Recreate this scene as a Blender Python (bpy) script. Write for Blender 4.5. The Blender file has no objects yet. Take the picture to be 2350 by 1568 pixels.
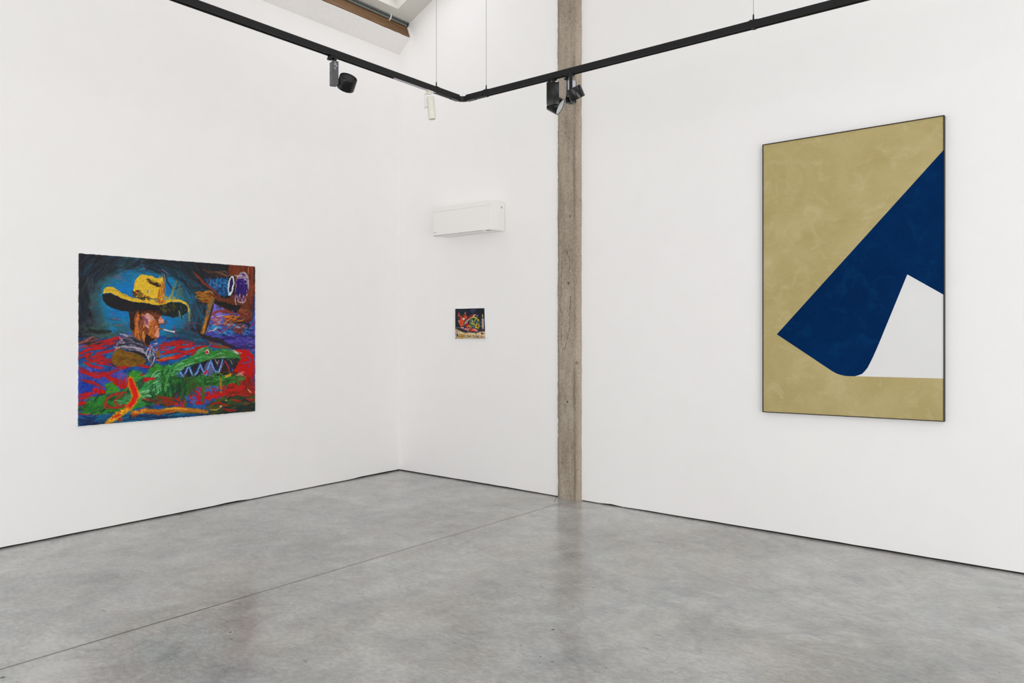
import bpy, bmesh, math, random
import numpy as np
from mathutils import Vector, Matrix

# watts per opening (all but the corner are unseen, added sources), tint, exposure
LIGHT = {'corner': 10, 'left_low': 4, 'left_high': 3, 'right': 60, 'side': 360, 'rear': 210}
DAY = (1.0, 0.992, 1.0)
EXPOSURE = -0.37


# ------------------------------------------------------------------ painter
# A small brush engine: it lays pigment and paint thickness, stroke by stroke,
# on a grid of points that later becomes the painted skin of a canvas.
class Canvas:
    def __init__(self, W, H, quad, seed):
        self.W, self.H = W, H
        self.rng = np.random.default_rng(seed)
        self.col = np.zeros((H, W, 3)); self.col[:] = 0.1
        self.hgt = np.zeros((H, W))
        self.M = self.homography(quad)
        self.k = W / max(abs(quad[1][0] - quad[0][0]), 1)
        self.n1 = self.noise(9); self.n2 = self.noise(9); self.n3 = self.noise(4); self.n4 = self.noise(4)
        self.f1 = self.noise(2.2); self.f2 = self.noise(2.2)

    def homography(self, q):
        dst = [(0, 0), (self.W - 1, 0), (self.W - 1, self.H - 1), (0, self.H - 1)]
        A, b = [], []
        for (x, y), (u, v) in zip(q, dst):
            A.append([x, y, 1, 0, 0, 0, -u * x, -u * y]); b.append(u)
            A.append([0, 0, 0, x, y, 1, -v * x, -v * y]); b.append(v)
        return np.append(np.linalg.solve(np.array(A, float), np.array(b, float)), 1).reshape(3, 3)

    def T(self, pts):
        p = np.asarray(pts, float)
        h = np.c_[p, np.ones(len(p))] @ self.M.T
        return h[:, :2] / h[:, 2:]

    def noise(self, cell, ax=1.0, shape=None):
        H, W = shape or (self.H, self.W)
        cy, cx = cell, cell * ax
        gh, gw = int(H / cy) + 3, int(W / cx) + 3
        g = self.rng.random((gh, gw)) * 2 - 1
        y = np.arange(H) / cy; x = np.arange(W) / cx
        yi, xi = y.astype(int), x.astype(int)
        fy, fx = (y - yi), (x - xi)
        fy = fy * fy * (3 - 2 * fy); fx = fx * fx * (3 - 2 * fx)
        a = g[yi][:, xi]; b = g[yi][:, xi + 1]; c = g[yi + 1][:, xi]; d = g[yi + 1][:, xi + 1]
        top = a + (b - a) * fx; bot = c + (d - c) * fx
        return top + (bot - top) * fy[:, None]

    def box(self, p, m):
        x0 = max(int(p[:, 0].min() - m), 0); x1 = min(int(p[:, 0].max() + m) + 2, self.W)
        y0 = max(int(p[:, 1].min() - m), 0); y1 = min(int(p[:, 1].max() + m) + 2, self.H)
        return (x0, x1, y0, y1) if x1 > x0 and y1 > y0 else None

    def lay(self, sl, a, c, var, lift):
        c = np.asarray(c, float) / 255
        tone = 1 + var * (0.6 * self.f1[sl] + 0.6 * self.n3[sl])
        pig = np.clip(c[None, None] * tone[..., None] + var * 0.04 * self.f2[sl][..., None], 0, 1)
        self.col[sl] += (pig - self.col[sl]) * a[..., None]
        self.hgt[sl] = self.hgt[sl] * (1 - 0.35 * a) + lift * a * (0.6 + 0.6 * self.f2[sl])

    def inside(self, p, X, Y):
        r = np.zeros(X.shape, bool); n = len(p)
        for i in range(n):
            (x1, y1), (x2, y2) = p[i], p[(i + 1) % n]
            if y1 == y2: continue
            c = ((y1 > Y) != (y2 > Y)) & (X < (x2 - x1) * (Y - y1) / (y2 - y1) + x1)
            r ^= c
        return r

    def poly(self, pts, c, rag=2.0, var=0.18, op=1.0, lift=0.5, raw=False):
        p = np.asarray(pts, float) if raw else self.T(pts)
        b = self.box(p, rag + 2)
        if not b: return
        x0, x1, y0, y1 = b; sl = (slice(y0, y1), slice(x0, x1))
        Y, X = np.mgrid[y0:y1, x0:x1].astype(float)
        rag = rag * 0.7; X = X + rag * (0.7 * self.n1[sl] + 0.5 * self.n3[sl] + 0.25 * self.f1[sl]); Y = Y + rag * (0.7 * self.n2[sl] + 0.5 * self.n4[sl] + 0.25 * self.f2[sl])
        a = 0.0
        for dx, dy in ((-.25, -.25), (.25, -.25), (-.25, .25), (.25, .25)):
            a = a + self.inside(p, X + dx, Y + dy) * 0.25
        self.lay(sl, a * op, c, var, lift)

    def glow(self, cx, cy, rx, ry, stops, box=None):
        Y, X = np.mgrid[0:self.H, 0:self.W].astype(float)
        q = self.T([(cx, cy), (cx + rx, cy), (cx, cy + ry)])
        ex = abs(q[1, 0] - q[0, 0]); ey = abs(q[2, 1] - q[0, 1])
        d = np.hypot((X - q[0, 0]) / ex, (Y - q[0, 1]) / ey) + 0.16 * self.noise(60) + 0.07 * self.noise(22) + 0.05 * self.noise(6, 3)
        t = [s[0] for s in stops]
        out = np.stack([np.interp(d, t, [s[1][i] / 255 for s in stops]) for i in range(3)], -1)
        self.col[:] = np.clip(out * (1 + 0.08 * self.f1 + 0.08 * self.noise(3, 4))[..., None], 0, 1)

    def stroke(self, pts, w, c, op=1.0, bristle=0.5, var=0.15, lift=0.8, taper=0.5, wob=0.0):
        p = self.T(pts)
        if wob: p = p + self.rng.normal(0, wob, p.shape)
        w = max(w * self.k, 1.0)
        b = self.box(p, w)
        if not b: return
        x0, x1, y0, y1 = b; sl = (slice(y0, y1), slice(x0, x1))
        Y, X = np.mgrid[y0:y1, x0:x1].astype(float)
        seg = np.diff(p, axis=0); L = np.hypot(seg[:, 0], seg[:, 1]) + 1e-6
        cum = np.r_[0, np.cumsum(L)]
        best = np.full(X.shape, 1e9); off = np.zeros(X.shape); along = np.zeros(X.shape)
        for i in range(len(seg)):
            dx, dy = seg[i] / L[i]
            rx, ry = X - p[i, 0], Y - p[i, 1]
            t = np.clip(rx * dx + ry * dy, 0, L[i])
            ex, ey = rx - t * dx, ry - t * dy
            d = np.hypot(ex, ey); s = rx * dy - ry * dx
            m = d < best
            best[m] = d[m]; off[m] = s[m]; along[m] = (cum[i] + t)[m]
        tt = along / cum[-1]
        half = 0.5 * w * (1 - taper * np.abs(2 * tt - 1) ** 2.5) * (1 + 0.25 * self.n1[sl] + 0.15 * self.f1[sl])
        a = np.clip((half - best) / max(0.28 * w, 0.7) + 0.4, 0, 1)
        if bristle:
            ph = self.rng.random() * 50
            br = np.sin(off * (9.0 / max(w, 3)) * 2.4 + ph + 1.4 * self.n3[sl]) * 0.5 + 0.5 * self.f2[sl]
            dry = np.clip(0.55 + tt * 0.5, 0, 1)
            a = a * np.clip(1.05 - bristle * dry * np.clip(br + 0.25, 0, 1) * 1.3, 0, 1)
        self.lay(sl, a * op, c, var, lift)

    def scatter(self, area, n, cols, length, w, ang, spread=0.25, op=0.85, bend=0.15, bristle=0.5, lift=0.8):
        """n loose strokes inside a polygon; ang is an angle or a function of position (degrees, y down)"""
        P = np.asarray(area, float)
        lo, hi = P.min(0), P.max(0); k = 0
        while k < n:
            q = lo + self.rng.random(2) * (hi - lo)
            if not self.inside(P, np.array([[q[0]]]), np.array([[q[1]]]))[0, 0]: continue
            k += 1
            a = np.radians(ang(q) if callable(ang) else ang) + self.rng.normal(0, spread)
            l = length * (0.5 + self.rng.random()); d = np.array([np.cos(a), np.sin(a)]); m = np.array([-d[1], d[0]])
            bow = self.rng.normal(0, bend) * l
            pts = [q - d * l / 2, q - d * l / 6 + m * bow * .7, q + d * l / 6 + m * bow, q + d * l / 2]
            c = np.asarray(cols[self.rng.integers(len(cols))], float) + self.rng.normal(0, 6, 3)
            self.stroke(pts, w * (0.6 + 0.8 * self.rng.random()), np.clip(c, 0, 255), op, bristle, 0.15, lift)

    def arc(self, cx, cy, rx, ry, a0, a1, w, c, rot=0, n=14, **kw):
        t = np.radians(np.linspace(a0, a1, n)); r = np.radians(rot)
        x, y = rx * np.cos(t), ry * np.sin(t)
        self.stroke(np.c_[cx + x * np.cos(r) - y * np.sin(r), cy + x * np.sin(r) + y * np.cos(r)], w, c, **kw)

    def ell(self, cx, cy, rx, ry, c, rot=0, **kw):
        t = np.linspace(0, 2 * np.pi, 22)[:-1]; r = np.radians(rot)
        x, y = rx * np.cos(t), ry * np.sin(t)
        self.poly(np.c_[cx + x * np.cos(r) - y * np.sin(r), cy + x * np.sin(r) + y * np.cos(r)], c, **kw)
def paint_swamp_rider():
    P = Canvas(640, 552, [(111, 77), (1555, 186), (1555, 1369), (105, 1490)], 7)
    S, G, A, E, X = P.stroke, P.poly, P.arc, P.ell, P.scatter
    dark, blue, teal = (27, 29, 36), (10, 112, 182), (28, 108, 138)
    P.glow(640, 510, 380, 330, [(0, blue), (.62, (12, 112, 178)), (.82, (22, 112, 152)), (1.0, (44, 92, 106)), (1.14, (38, 54, 64)), (1.34, (29, 32, 40)), (2.5, (24, 25, 31))])
    ring = lambda q: np.degrees(np.arctan2((q[1] - 510) / 330, (q[0] - 640) / 380)) + 90
    X([(110, 90), (700, 130), (1300, 190), (1320, 420), (1060, 300), (640, 180), (330, 220), (210, 420), (200, 700), (110, 740)], 170, [dark, (34, 40, 50), (24, 26, 30), (36, 50, 62)], 130, 20, ring, .12, .55)
    X([(250, 420), (330, 260), (640, 200), (950, 250), (1060, 460), (1000, 640), (900, 720), (300, 700)], 150, [blue, (14, 104, 170), teal, (26, 122, 176), (18, 118, 160)], 90, 18, ring, .15, .45)
    X([(130, 180), (400, 130), (1000, 180), (1150, 330), (900, 260), (500, 190), (300, 250), (200, 400)], 60, [(30, 66, 84), (36, 58, 74), (24, 28, 34), (40, 46, 58)], 150, 14, ring, .1, .5)
    X([(800, 210), (1000, 240), (1200, 420), (1120, 480), (960, 330)], 34, [(26, 32, 40), (20, 70, 96), (40, 66, 78)], 150, 13, 32, .12, .7)
    X([(190, 330), (290, 300), (250, 480), (300, 620), (330, 740), (200, 760)], 36, [(70, 78, 66), (48, 70, 66), (60, 58, 74)], 100, 22, 85, .25, .35)
    X([(180, 620), (480, 600), (520, 760), (300, 790), (150, 760)], 40, [(74, 96, 80), (56, 80, 78), (44, 62, 66)], 120, 20, 5, .3, .4)
    S([(190, 700), (260, 722), (370, 712)], 30, (28, 27, 22), .9)
    for a, b in (((380, 270), (490, 300)), ((400, 255), (470, 272)), ((370, 570), (400, 575)), ((375, 605), (450, 618)), ((410, 665), (480, 660)), ((630, 190), (650, 205)), ((780, 205), (850, 250))):
        S([a, ((a[0] + b[0]) / 2, (a[1] + b[1]) / 2), b], 11, (122, 92, 118), .8)
    # water, right-hand shallows and dock shadows
    water = [(100, 770), (300, 790), (520, 745), (900, 770), (1200, 800), (1560, 790), (1560, 1500), (95, 1500)]
    G(water, (24, 78, 140), rag=14)
    flow = lambda q: (q[0] - 700) * .012 - 4
    X(water, 260, [(22, 60, 140), (20, 92, 160), (16, 46, 100), (30, 100, 150), (36, 56, 150), (64, 68, 168)], 120, 24, flow, .15, .8)
    G([(105, 1000), (330, 1050), (470, 1040), (470, 1180), (300, 1280), (105, 1240)], (62, 66, 166), rag=14, op=.7)
    X([(105, 1010), (480, 1030), (470, 1180), (105, 1250)], 60, [(24, 52, 150), (96, 92, 190), (70, 64, 170), (120, 40, 110), (26, 70, 170)], 80, 16, 70, .4, .8)
    X([(140, 1110), (260, 1120), (210, 1240), (120, 1230)], 20, [(20, 50, 150), (28, 70, 176)], 80, 20, -60, .3, .9)
    X([(880, 770), (1180, 800), (1080, 870), (800, 950), (760, 900)], 60, [(20, 100, 160), (38, 120, 170), (16, 50, 110), (70, 130, 190)], 110, 18, -4, .1, .85)
    G([(1160, 490), (1340, 560), (1555, 400), (1555, 880), (1420, 860), (1120, 740)], (82, 74, 158), rag=8)
    X([(1170, 640), (1555, 640), (1555, 860), (1400, 850), (1140, 740)], 90, [(66, 58, 140), (84, 78, 170), (46, 34, 104), (60, 50, 150), (30, 30, 70)], 130, 17, 4, .12, .85)
    X([(1210, 500), (1330, 560), (1340, 640), (1180, 660)], 26, [(112, 106, 196), (120, 110, 200), (96, 90, 186)], 70, 26, 70, .3, .8)
    X([(1180, 640), (1520, 640), (1500, 740), (1200, 740)], 55, [(24, 112, 176), (40, 140, 196), (20, 70, 140), (60, 150, 200), (28, 96, 170)], 90, 11, 4, .18, .9)
    X([(1170, 560), (1440, 600), (1420, 700), (1170, 710)], 44, [(170, 50, 40), (150, 40, 36), (196, 90, 40), (140, 50, 70), (200, 190, 190)], 60, 9, -12, .3, .85)
    X([(1380, 670), (1480, 680), (1450, 740), (1370, 720)], 34, [(130, 40, 26), (90, 30, 26), (170, 70, 40)], 34, 10, -30, .7, .9)
    G([(1535, 440), (1556, 420), (1556, 640), (1520, 650)], (30, 78, 160), rag=3)
    # red surface ripples
    red, red2 = (196, 14, 14), (172, 24, 22)
    for p in ([(140, 820), (300, 800), (470, 770)], [(150, 840), (250, 830), (420, 800)], [(110, 900), (180, 860), (320, 850)], [(170, 925), (190, 905), (220, 890)], [(180, 900), (176, 940), (230, 955), (340, 940)], [(210, 925), (270, 910), (320, 925)], [(250, 895), (330, 880), (400, 865)], [(110, 1010), (210, 1060), (330, 1060), (430, 1030), (520, 1000)], [(120, 1040), (260, 1080), (380, 1060)], [(150, 965), (230, 1000), (300, 1010)], [(250, 975), (330, 970), (400, 960)], [(420, 1005), (560, 985), (690, 1010), (760, 1000)], [(130, 1110), (230, 1140), (300, 1170)], [(770, 830), (900, 800), (980, 790)], [(880, 860), (960, 840), (1060, 830)], [(890, 810), (970, 800), (1050, 810)], [(780, 900), (900, 880), (1010, 880)], [(1010, 880), (1080, 850), (1160, 840)], [(760, 960), (850, 930), (960, 905), (1060, 870)], [(1180, 830), (1260, 850), (1330, 840)], [(110, 1235), (180, 1225), (240, 1218)], [(110, 1262), (170, 1255), (210, 1250)], [(110, 1385), (190, 1385), (280, 1392)], [(110, 1445), (200, 1440), (270, 1438)], [(1190, 1400), (1230, 1395), (1260, 1392)]):
        S(p, 24, red if P.rng.random() < .6 else red2, .95, .35, wob=1)
    X([(110, 790), (470, 765), (400, 1000), (110, 960)], 34, [red, red2, (150, 30, 40)], 80, 12, -4, .15, .85)
    X([(760, 800), (1180, 790), (1100, 900), (760, 950)], 40, [red, red2, (180, 30, 20)], 80, 13, -6, .12, .85)
    X([(110, 770), (330, 770), (300, 800), (110, 830)], 24, [(26, 48, 110), (130, 60, 60), (160, 80, 60), (28, 28, 40)], 90, 12, -14, .15, .8)
    G([(330, 1080), (470, 1110), (560, 1050), (690, 1070), (480, 1190), (380, 1150)], (178, 18, 16), rag=6)
    G([(410, 1110), (520, 1100), (500, 1180), (440, 1190)], (170, 22, 22), rag=5)
    G([(215, 1180), (320, 1190), (335, 1225), (300, 1240), (250, 1220)], (180, 16, 16), rag=7)
    X([(430, 1030), (520, 1030), (500, 1110), (430, 1110)], 16, [(110, 90, 170), (60, 80, 180), (150, 60, 110)], 70, 9, 95, .1, .8)
    X([(120, 1290), (200, 1280), (190, 1330), (110, 1350)], 12, [red2, red], 50, 22, -10, .2, .9)
    # wooden jetty
    wood, wood2 = (112, 46, 24), (92, 40, 24)
    G([(1135, 290), (1330, 275), (1345, 420), (1260, 425), (1180, 370)], (22, 68, 116), rag=5)
    X([(1140, 300), (1330, 290), (1330, 410), (1250, 415)], 60, [(26, 90, 150), (18, 50, 90), (40, 130, 190), (60, 120, 180), (16, 34, 60)], 40, 10, 80, .5, .9)
    G([(1335, 168), (1560, 178), (1560, 405), (1535, 420), (1522, 630), (1488, 655), (1452, 600), (1400, 560), (1335, 480), (1345, 430), (1388, 420), (1385, 260), (1335, 258)], wood, rag=4)
    X([(1340, 175), (1545, 185), (1530, 600), (1480, 630), (1390, 500), (1390, 250)], 70, [wood, (134, 62, 36), wood2, (76, 34, 24), (126, 54, 28)], 110, 14, 92, .08, .8)
    X([(1430, 470), (1530, 470), (1510, 640), (1470, 640)], 24, [(84, 34, 22), (56, 26, 24), (120, 56, 34)], 90, 14, 95, .08, .9)
    S([(1498, 190), (1496, 220), (1496, 250)], 12, (176, 120, 74), .8)
    S([(1545, 185), (1548, 290), (1543, 330)], 16, (26, 22, 26), .95)
    S([(1548, 395), (1545, 420), (1530, 560)], 10, (32, 26, 34), .8)
    X([(1150, 220), (1340, 240), (1335, 270), (1160, 260)], 14, [(90, 50, 36), (60, 38, 32), (120, 80, 56)], 80, 10, 12, .12, .8)
    S([(1040, 225), (1130, 320), (1200, 372), (1270, 442)], 22, (122, 46, 30), 1, .25)
    S([(1230, 330), (1226, 370), (1222, 390)], 9, (150, 50, 50), .9)
    S([(1150, 330), (1180, 290), (1200, 250)], 8, (110, 60, 40), .7)
    G([(1080, 395), (1200, 402), (1262, 438), (1400, 452), (1500, 500), (1500, 640), (1420, 560), (1290, 530), (1200, 480), (1095, 488)], (98, 48, 24), rag=4)
    X([(1085, 400), (1195, 405), (1190, 470), (1100, 480)], 26, [(158, 98, 24), (176, 108, 30), (120, 66, 22)], 70, 12, 6, .15, .9)
    X([(1300, 530), (1480, 520), (1490, 650), (1330, 640)], 50, [(104, 52, 30), (120, 60, 34), (70, 36, 28), (150, 70, 50)], 90, 12, 6, .12, .85)
    X([(1310, 590), (1440, 600), (1420, 640), (1310, 640)], 26, [(200, 112, 20), (180, 90, 20), (226, 130, 30), (60, 50, 60)], 50, 12, -4, .3, .95)
    G([(1205, 455), (1320, 482), (1440, 512), (1400, 562), (1300, 525), (1215, 490)], (30, 25, 26), rag=5)
    G([(1090, 478), (1180, 482), (1160, 492), (1100, 492)], (24, 22, 26), rag=4)
    S([(1390, 645), (1460, 640), (1510, 665), (1490, 700)], 20, (28, 24, 30), .95)
    A(1290, 590, 90, 44, 190, 330, 22, (140, 52, 36), bristle=.4)
    E(1446, 348, 56, 122, (150, 128, 140), rot=4, rag=4)
    E(1440, 350, 46, 106, (48, 20, 118), rot=4, rag=4)
    X([(1400, 260), (1480, 260), (1480, 320), (1410, 330)], 16, [(170, 150, 160), (46, 24, 110), (200, 186, 190)], 50, 11, 8, .2, .9)
    X([(1400, 320), (1480, 330), (1470, 440), (1400, 440)], 26, [(40, 16, 104), (56, 26, 120), (34, 20, 70)], 80, 14, 95, .1, .9)
    X([(1405, 420), (1470, 420), (1465, 470), (1410, 470)], 16, [(150, 84, 80), (190, 160, 170), (120, 60, 60)], 40, 10, 85, .25, .9)
    A(1440, 440, 40, 40, 20, 160, 8, (208, 190, 200)); A(1448, 330, 50, 96, 260, 380, 9, (190, 176, 180), rot=4)
    A(1400, 440, 12, 60, 90, 200, 7, (200, 190, 200))
    E(1352, 342, 26, 82, (208, 214, 218), rot=8, rag=3); E(1354, 338, 15, 60, (30, 18, 74), rot=8, rag=4)
    S([(1335, 380), (1332, 405), (1330, 420)], 12, (110, 180, 210), .9)
    S([(1196, 445), (1160, 590), (1122, 738)], 46, (158, 96, 22), 1, .35, taper=.1)
    S([(1206, 500), (1178, 600), (1140, 735)], 18, (40, 34, 34), .95, .3, taper=.2)
    S([(1196, 440), (1190, 490), (1172, 540)], 26, (108, 104, 76), .8)
    S([(1150, 610), (1130, 690), (1122, 738)], 16, (206, 130, 20), .9)
    S([(1172, 660), (1150, 720), (1138, 745)], 8, (150, 140, 190), .7)
    X([(1040, 520), (1120, 500), (1110, 640), (1060, 700), (1000, 660)], 34, [(36, 52, 66), (30, 74, 100), (48, 44, 62), (24, 92, 130)], 90, 16, 80, .2, .7)
    A(1090, 700, 130, 46, 60, 280, 13, (112, 50, 72), rot=12, op=.8); A(1060, 700, 60, 20, 60, 280, 9, (120, 60, 90), rot=8, op=.7)
    X([(900, 720), (1110, 740), (1190, 800), (960, 790)], 30, [(26, 86, 120), (30, 70, 90), (40, 50, 66)], 130, 18, 14, .1, .7)
    S([(1100, 742), (1240, 790), (1390, 848)], 34, (44, 30, 32), .95, .4); S([(1160, 800), (1260, 830), (1360, 862)], 20, (134, 64, 26), .85)
    S([(890, 670), (892, 710), (905, 760)], 12, (130, 40, 90), .85); S([(1545, 610), (1540, 650), (1500, 690)], 10, (180, 40, 90), .8)
    # swamp strip along the bottom
    G([(100, 1420), (300, 1400), (600, 1385), (900, 1370), (1200, 1350), (1200, 1420), (95, 1500)], (18, 74, 118), rag=9)
    X([(110, 1400), (1180, 1360), (1180, 1400), (110, 1490)], 70, [(14, 90, 130), (20, 50, 120), (16, 34, 70), (30, 110, 140), (28, 30, 60)], 130, 15, -4, .06, .85)
    G([(1170, 1300), (1330, 1240), (1560, 1200), (1560, 1375), (1190, 1400)], (62, 76, 26), rag=9)
    X([(1180, 1290), (1560, 1200), (1560, 1370), (1200, 1390)], 80, [(74, 84, 30), (90, 76, 34), (44, 70, 30), (50, 40, 24), (28, 46, 48), (110, 60, 24)], 100, 15, -10, .1, .85)
    X([(1300, 1340), (1560, 1310), (1560, 1375), (1240, 1395)], 40, [(20, 30, 34), (26, 44, 54), (40, 40, 30)], 90, 15, -6, .1, .85)
    # red pool behind the jaws
    G([(1330, 880), (1440, 860), (1510, 872), (1546, 930), (1548, 1080), (1500, 1150), (1440, 1130), (1350, 1060), (1400, 980)], (188, 8, 10), rag=6, var=.1)
    G([(1010, 1170), (1120, 1130), (1300, 1150), (1450, 1100), (1556, 1170), (1556, 1230), (1330, 1240), (1180, 1280), (880, 1330), (860, 1260)], (180, 22, 18), rag=12)
    X([(880, 1200), (1060, 1140), (1260, 1150), (1200, 1290), (900, 1330)], 90, [(30, 60, 150), (60, 70, 170), (196, 14, 14), (180, 24, 20), (30, 110, 170), (196, 14, 14)], 60, 15, 0, .5, .9)
    X([(1320, 1150), (1556, 1130), (1556, 1240), (1320, 1250)], 40, [(150, 30, 20), (110, 44, 22), (186, 26, 16), (96, 30, 20)], 90, 14, -4, .15, .8)
    X([(1440, 1100), (1556, 1060), (1556, 1180), (1440, 1180)], 24, [(120, 30, 18), (90, 40, 26), (150, 20, 16)], 70, 12, 88, .1, .8)
    A(1478, 950, 36, 30, 280, 440, 11, (64, 84, 150)); S([(1440, 972), (1475, 972), (1500, 965)], 12, (70, 84, 150), .9)
    E(1500, 1003, 6, 6, (70, 60, 130)); S([(1552, 870), (1553, 1000), (1550, 1200)], 14, (84, 66, 150), .8)
    for p in ([(1190, 1310), (1260, 1300), (1330, 1330)], [(1290, 1350), (1350, 1362), (1400, 1360)], [(1480, 1265), (1520, 1280), (1552, 1268)], [(1360, 1275), (1410, 1285), (1440, 1290)]): S(p, 20, (180, 22, 14), .9)
    # the reptile
    g1, g2, g3 = (38, 124, 46), (24, 96, 40), (118, 182, 126)
    body = [(110, 1375), (165, 1350), (172, 1285), (290, 1262), (400, 1232), (500, 1180), (600, 1100), (700, 1040), (770, 1000), (900, 985), (960, 960), (930, 1040), (910, 1180), (860, 1260), (760, 1300), (640, 1330), (500, 1360), (340, 1392), (200, 1392)]
    G(body, g1, rag=6)
    X([(110, 1370), (180, 1270), (480, 1200), (500, 1350), (330, 1390)], 70, [(34, 104, 34), (26, 76, 36), (52, 126, 36), (20, 50, 34)], 90, 18, -14, .2, .8)
    X([(560, 1120), (700, 1040), (900, 985), (910, 1180), (760, 1300), (560, 1320)], 110, [(44, 136, 66), (30, 110, 50), (60, 150, 84), (24, 84, 44)], 100, 18, -20, .15, .85)
    X([(600, 1130), (860, 1000), (900, 1160), (700, 1290), (560, 1300)], 60, [g3, (96, 166, 110), (80, 156, 100), (150, 200, 150)], 80, 9, -22, .12, .8)
    X([(770, 1040), (910, 1020), (900, 1230), (790, 1280)], 40, [(22, 82, 36), (30, 110, 44), (16, 54, 30), (70, 140, 60)], 110, 14, 95, .1, .8)
    X([(660, 1160), (900, 1120), (880, 1240), (700, 1290)], 26, [(16, 56, 32), (24, 66, 36)], 60, 12, 75, .3, .8)
    X([(470, 1210), (640, 1100), (650, 1150), (500, 1250)], 26, [(24, 70, 40), (60, 80, 60), (20, 90, 50)], 100, 12, -34, .12, .8)
    for b, c in (([(518, 1060), (545, 1034), (580, 1040), (624, 1088), (590, 1100), (555, 1130), (530, 1110)], (56, 136, 42)), ([(328, 1140), (380, 1132), (415, 1165), (448, 1198), (390, 1220), (330, 1225)], (52, 132, 38)), ([(672, 1065), (700, 1000), (720, 982), (760, 985), (790, 1010), (740, 1040)], (44, 128, 44))):
        G(b, c, rag=4); X(b, 14, [(64, 146, 44), (40, 116, 40)], 50, 14, -40, .3, .6)
    X([(640, 1095), (710, 1090), (710, 1110), (645, 1115)], 8, [(196, 14, 18)], 40, 15, -6, .2, .95)
    jaw = [(860, 1020), (940, 960), (1040, 910), (1085, 862), (1130, 848), (1175, 848), (1205, 880), (1290, 862), (1375, 878), (1425, 915), (1418, 965), (1385, 945), (1300, 925), (1200, 942), (1100, 968), (1000, 992), (900, 1050)]
    mouth = [(895, 1060), (960, 1010), (1050, 975), (1150, 950), (1250, 930), (1340, 930), (1360, 1010), (1352, 1075), (1250, 1085), (1100, 1090), (920, 1098)]
    G(mouth, (26, 28, 44), rag=4)
    X(mouth, 40, [(36, 44, 84), (24, 22, 30), (60, 70, 120), (30, 60, 120)], 60, 12, 75, .3, .7)
    G([(890, 1080), (905, 1045), (925, 1040), (960, 1085), (940, 1100)], (52, 104, 170), rag=3)
    G([(1110, 1075), (1145, 985), (1170, 960), (1215, 1050), (1190, 1080)], (88, 90, 134), rag=4)
    for z in ([(900, 1070), (925, 1035), (962, 1085)], [(962, 1085), (985, 1040), (1005, 990)], [(1005, 990), (1022, 1040), (1040, 1080)], [(1045, 1082), (1075, 1050), (1100, 985)], [(1100, 985), (1118, 1030), (1145, 1075)], [(1145, 1075), (1165, 1010), (1185, 955)], [(1185, 955), (1205, 1010), (1225, 1045)], [(1225, 1045), (1255, 1045), (1285, 945)]):
        S(z, 20, (66, 116, 190), .95, .3, taper=.2); S(z, 7, (160, 186, 224), .85, .3)
    G([(1258, 1080), (1300, 960), (1344, 1072)], (44, 26, 24), rag=3); S([(1300, 955), (1330, 1000), (1345, 1070)], 12, (190, 40, 26), .95); S([(1300, 955), (1275, 1020), (1258, 1080)], 9, (150, 50, 70), .8)
    S([(1262, 950), (1245, 985), (1240, 1000)], 10, (190, 60, 60), .8); S([(1220, 945), (1240, 980), (1250, 950)], 7, (200, 206, 220), .8)
    G([(1128, 1060), (1150, 1030), (1165, 1042), (1140, 1072)], (196, 24, 26), rag=2)
    G(jaw, (44, 128, 48), rag=4)
    X(jaw, 110, [(46, 132, 50), (70, 150, 74), (30, 100, 40), (130, 186, 140), (96, 168, 100)], 70, 10, -18, .2, .8)
    X([(1290, 865), (1380, 880), (1415, 930), (1300, 920)], 24, [(40, 124, 44), (34, 104, 40), (80, 140, 60)], 60, 12, 14, .15, .8)
    S([(1110, 965), (1230, 920), (1330, 905)], 10, (74, 60, 40), .7); S([(940, 1010), (1010, 985), (1060, 968)], 10, (190, 206, 180), .7)
    G([(1335, 935), (1420, 940), (1400, 1000), (1375, 1035), (1355, 1000)], (34, 34, 40), rag=4); X([(1340, 940), (1410, 945), (1385, 1010), (1360, 1000)], 12, [(60, 70, 70), (24, 24, 28)], 50, 9, 80, .3, .7)
    G([(1385, 925), (1425, 935), (1420, 965), (1395, 955)], (24, 44, 30), rag=3)
    S([(1345, 945), (1355, 965), (1362, 985)], 7, (180, 190, 160), .8)
    E(1157, 882, 17, 22, (210, 196, 190), rag=3); E(1156, 884, 11, 14, (190, 20, 24), rag=2); A(1157, 882, 20, 24, 0, 330, 5, (70, 50, 40))
    X([(1370, 872), (1440, 890), (1440, 905), (1380, 890)], 8, [(206, 190, 190)], 30, 7, 24, .3, .8)
    low = [(880, 1085), (1000, 1092), (1100, 1085), (1250, 1075), (1345, 1075), (1440, 1062), (1452, 1100), (1400, 1130), (1330, 1150), (1200, 1165), (1050, 1170), (900, 1200)]
    G(low, (42, 112, 42), rag=5)
    X(low, 80, [(46, 120, 44), (30, 84, 34), (66, 140, 60), (50, 70, 34), (24, 60, 32)], 70, 14, -6, .35, .8)
    X([(960, 1090), (1080, 1090), (1060, 1200), (960, 1240)], 30, [(56, 84, 34), (70, 60, 34), (40, 70, 34)], 80, 16, 90, .15, .7)
    X([(1380, 1090), (1450, 1060), (1450, 1110), (1400, 1160)], 14, [(90, 120, 50), (60, 90, 34), (110, 60, 30)], 60, 9, 90, .1, .8)
    X([(1400, 1055), (1462, 1050), (1460, 1072), (1405, 1075)], 9, [(196, 120, 110), (214, 150, 140)], 34, 9, 20, .3, .9)
    X([(1310, 1065), (1355, 1060), (1350, 1085), (1310, 1092)], 8, [(206, 160, 24)], 26, 12, -10, .4, .95)
    S([(985, 1150), (983, 1240), (984, 1318)], 34, (34, 104, 40), .95, .3, taper=.1); S([(1125, 1095), (1128, 1180), (1120, 1285)], 26, (36, 110, 40), .95, .3, taper=.2); S([(1140, 1100), (1140, 1160)], 16, (20, 60, 30), .9)
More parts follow.
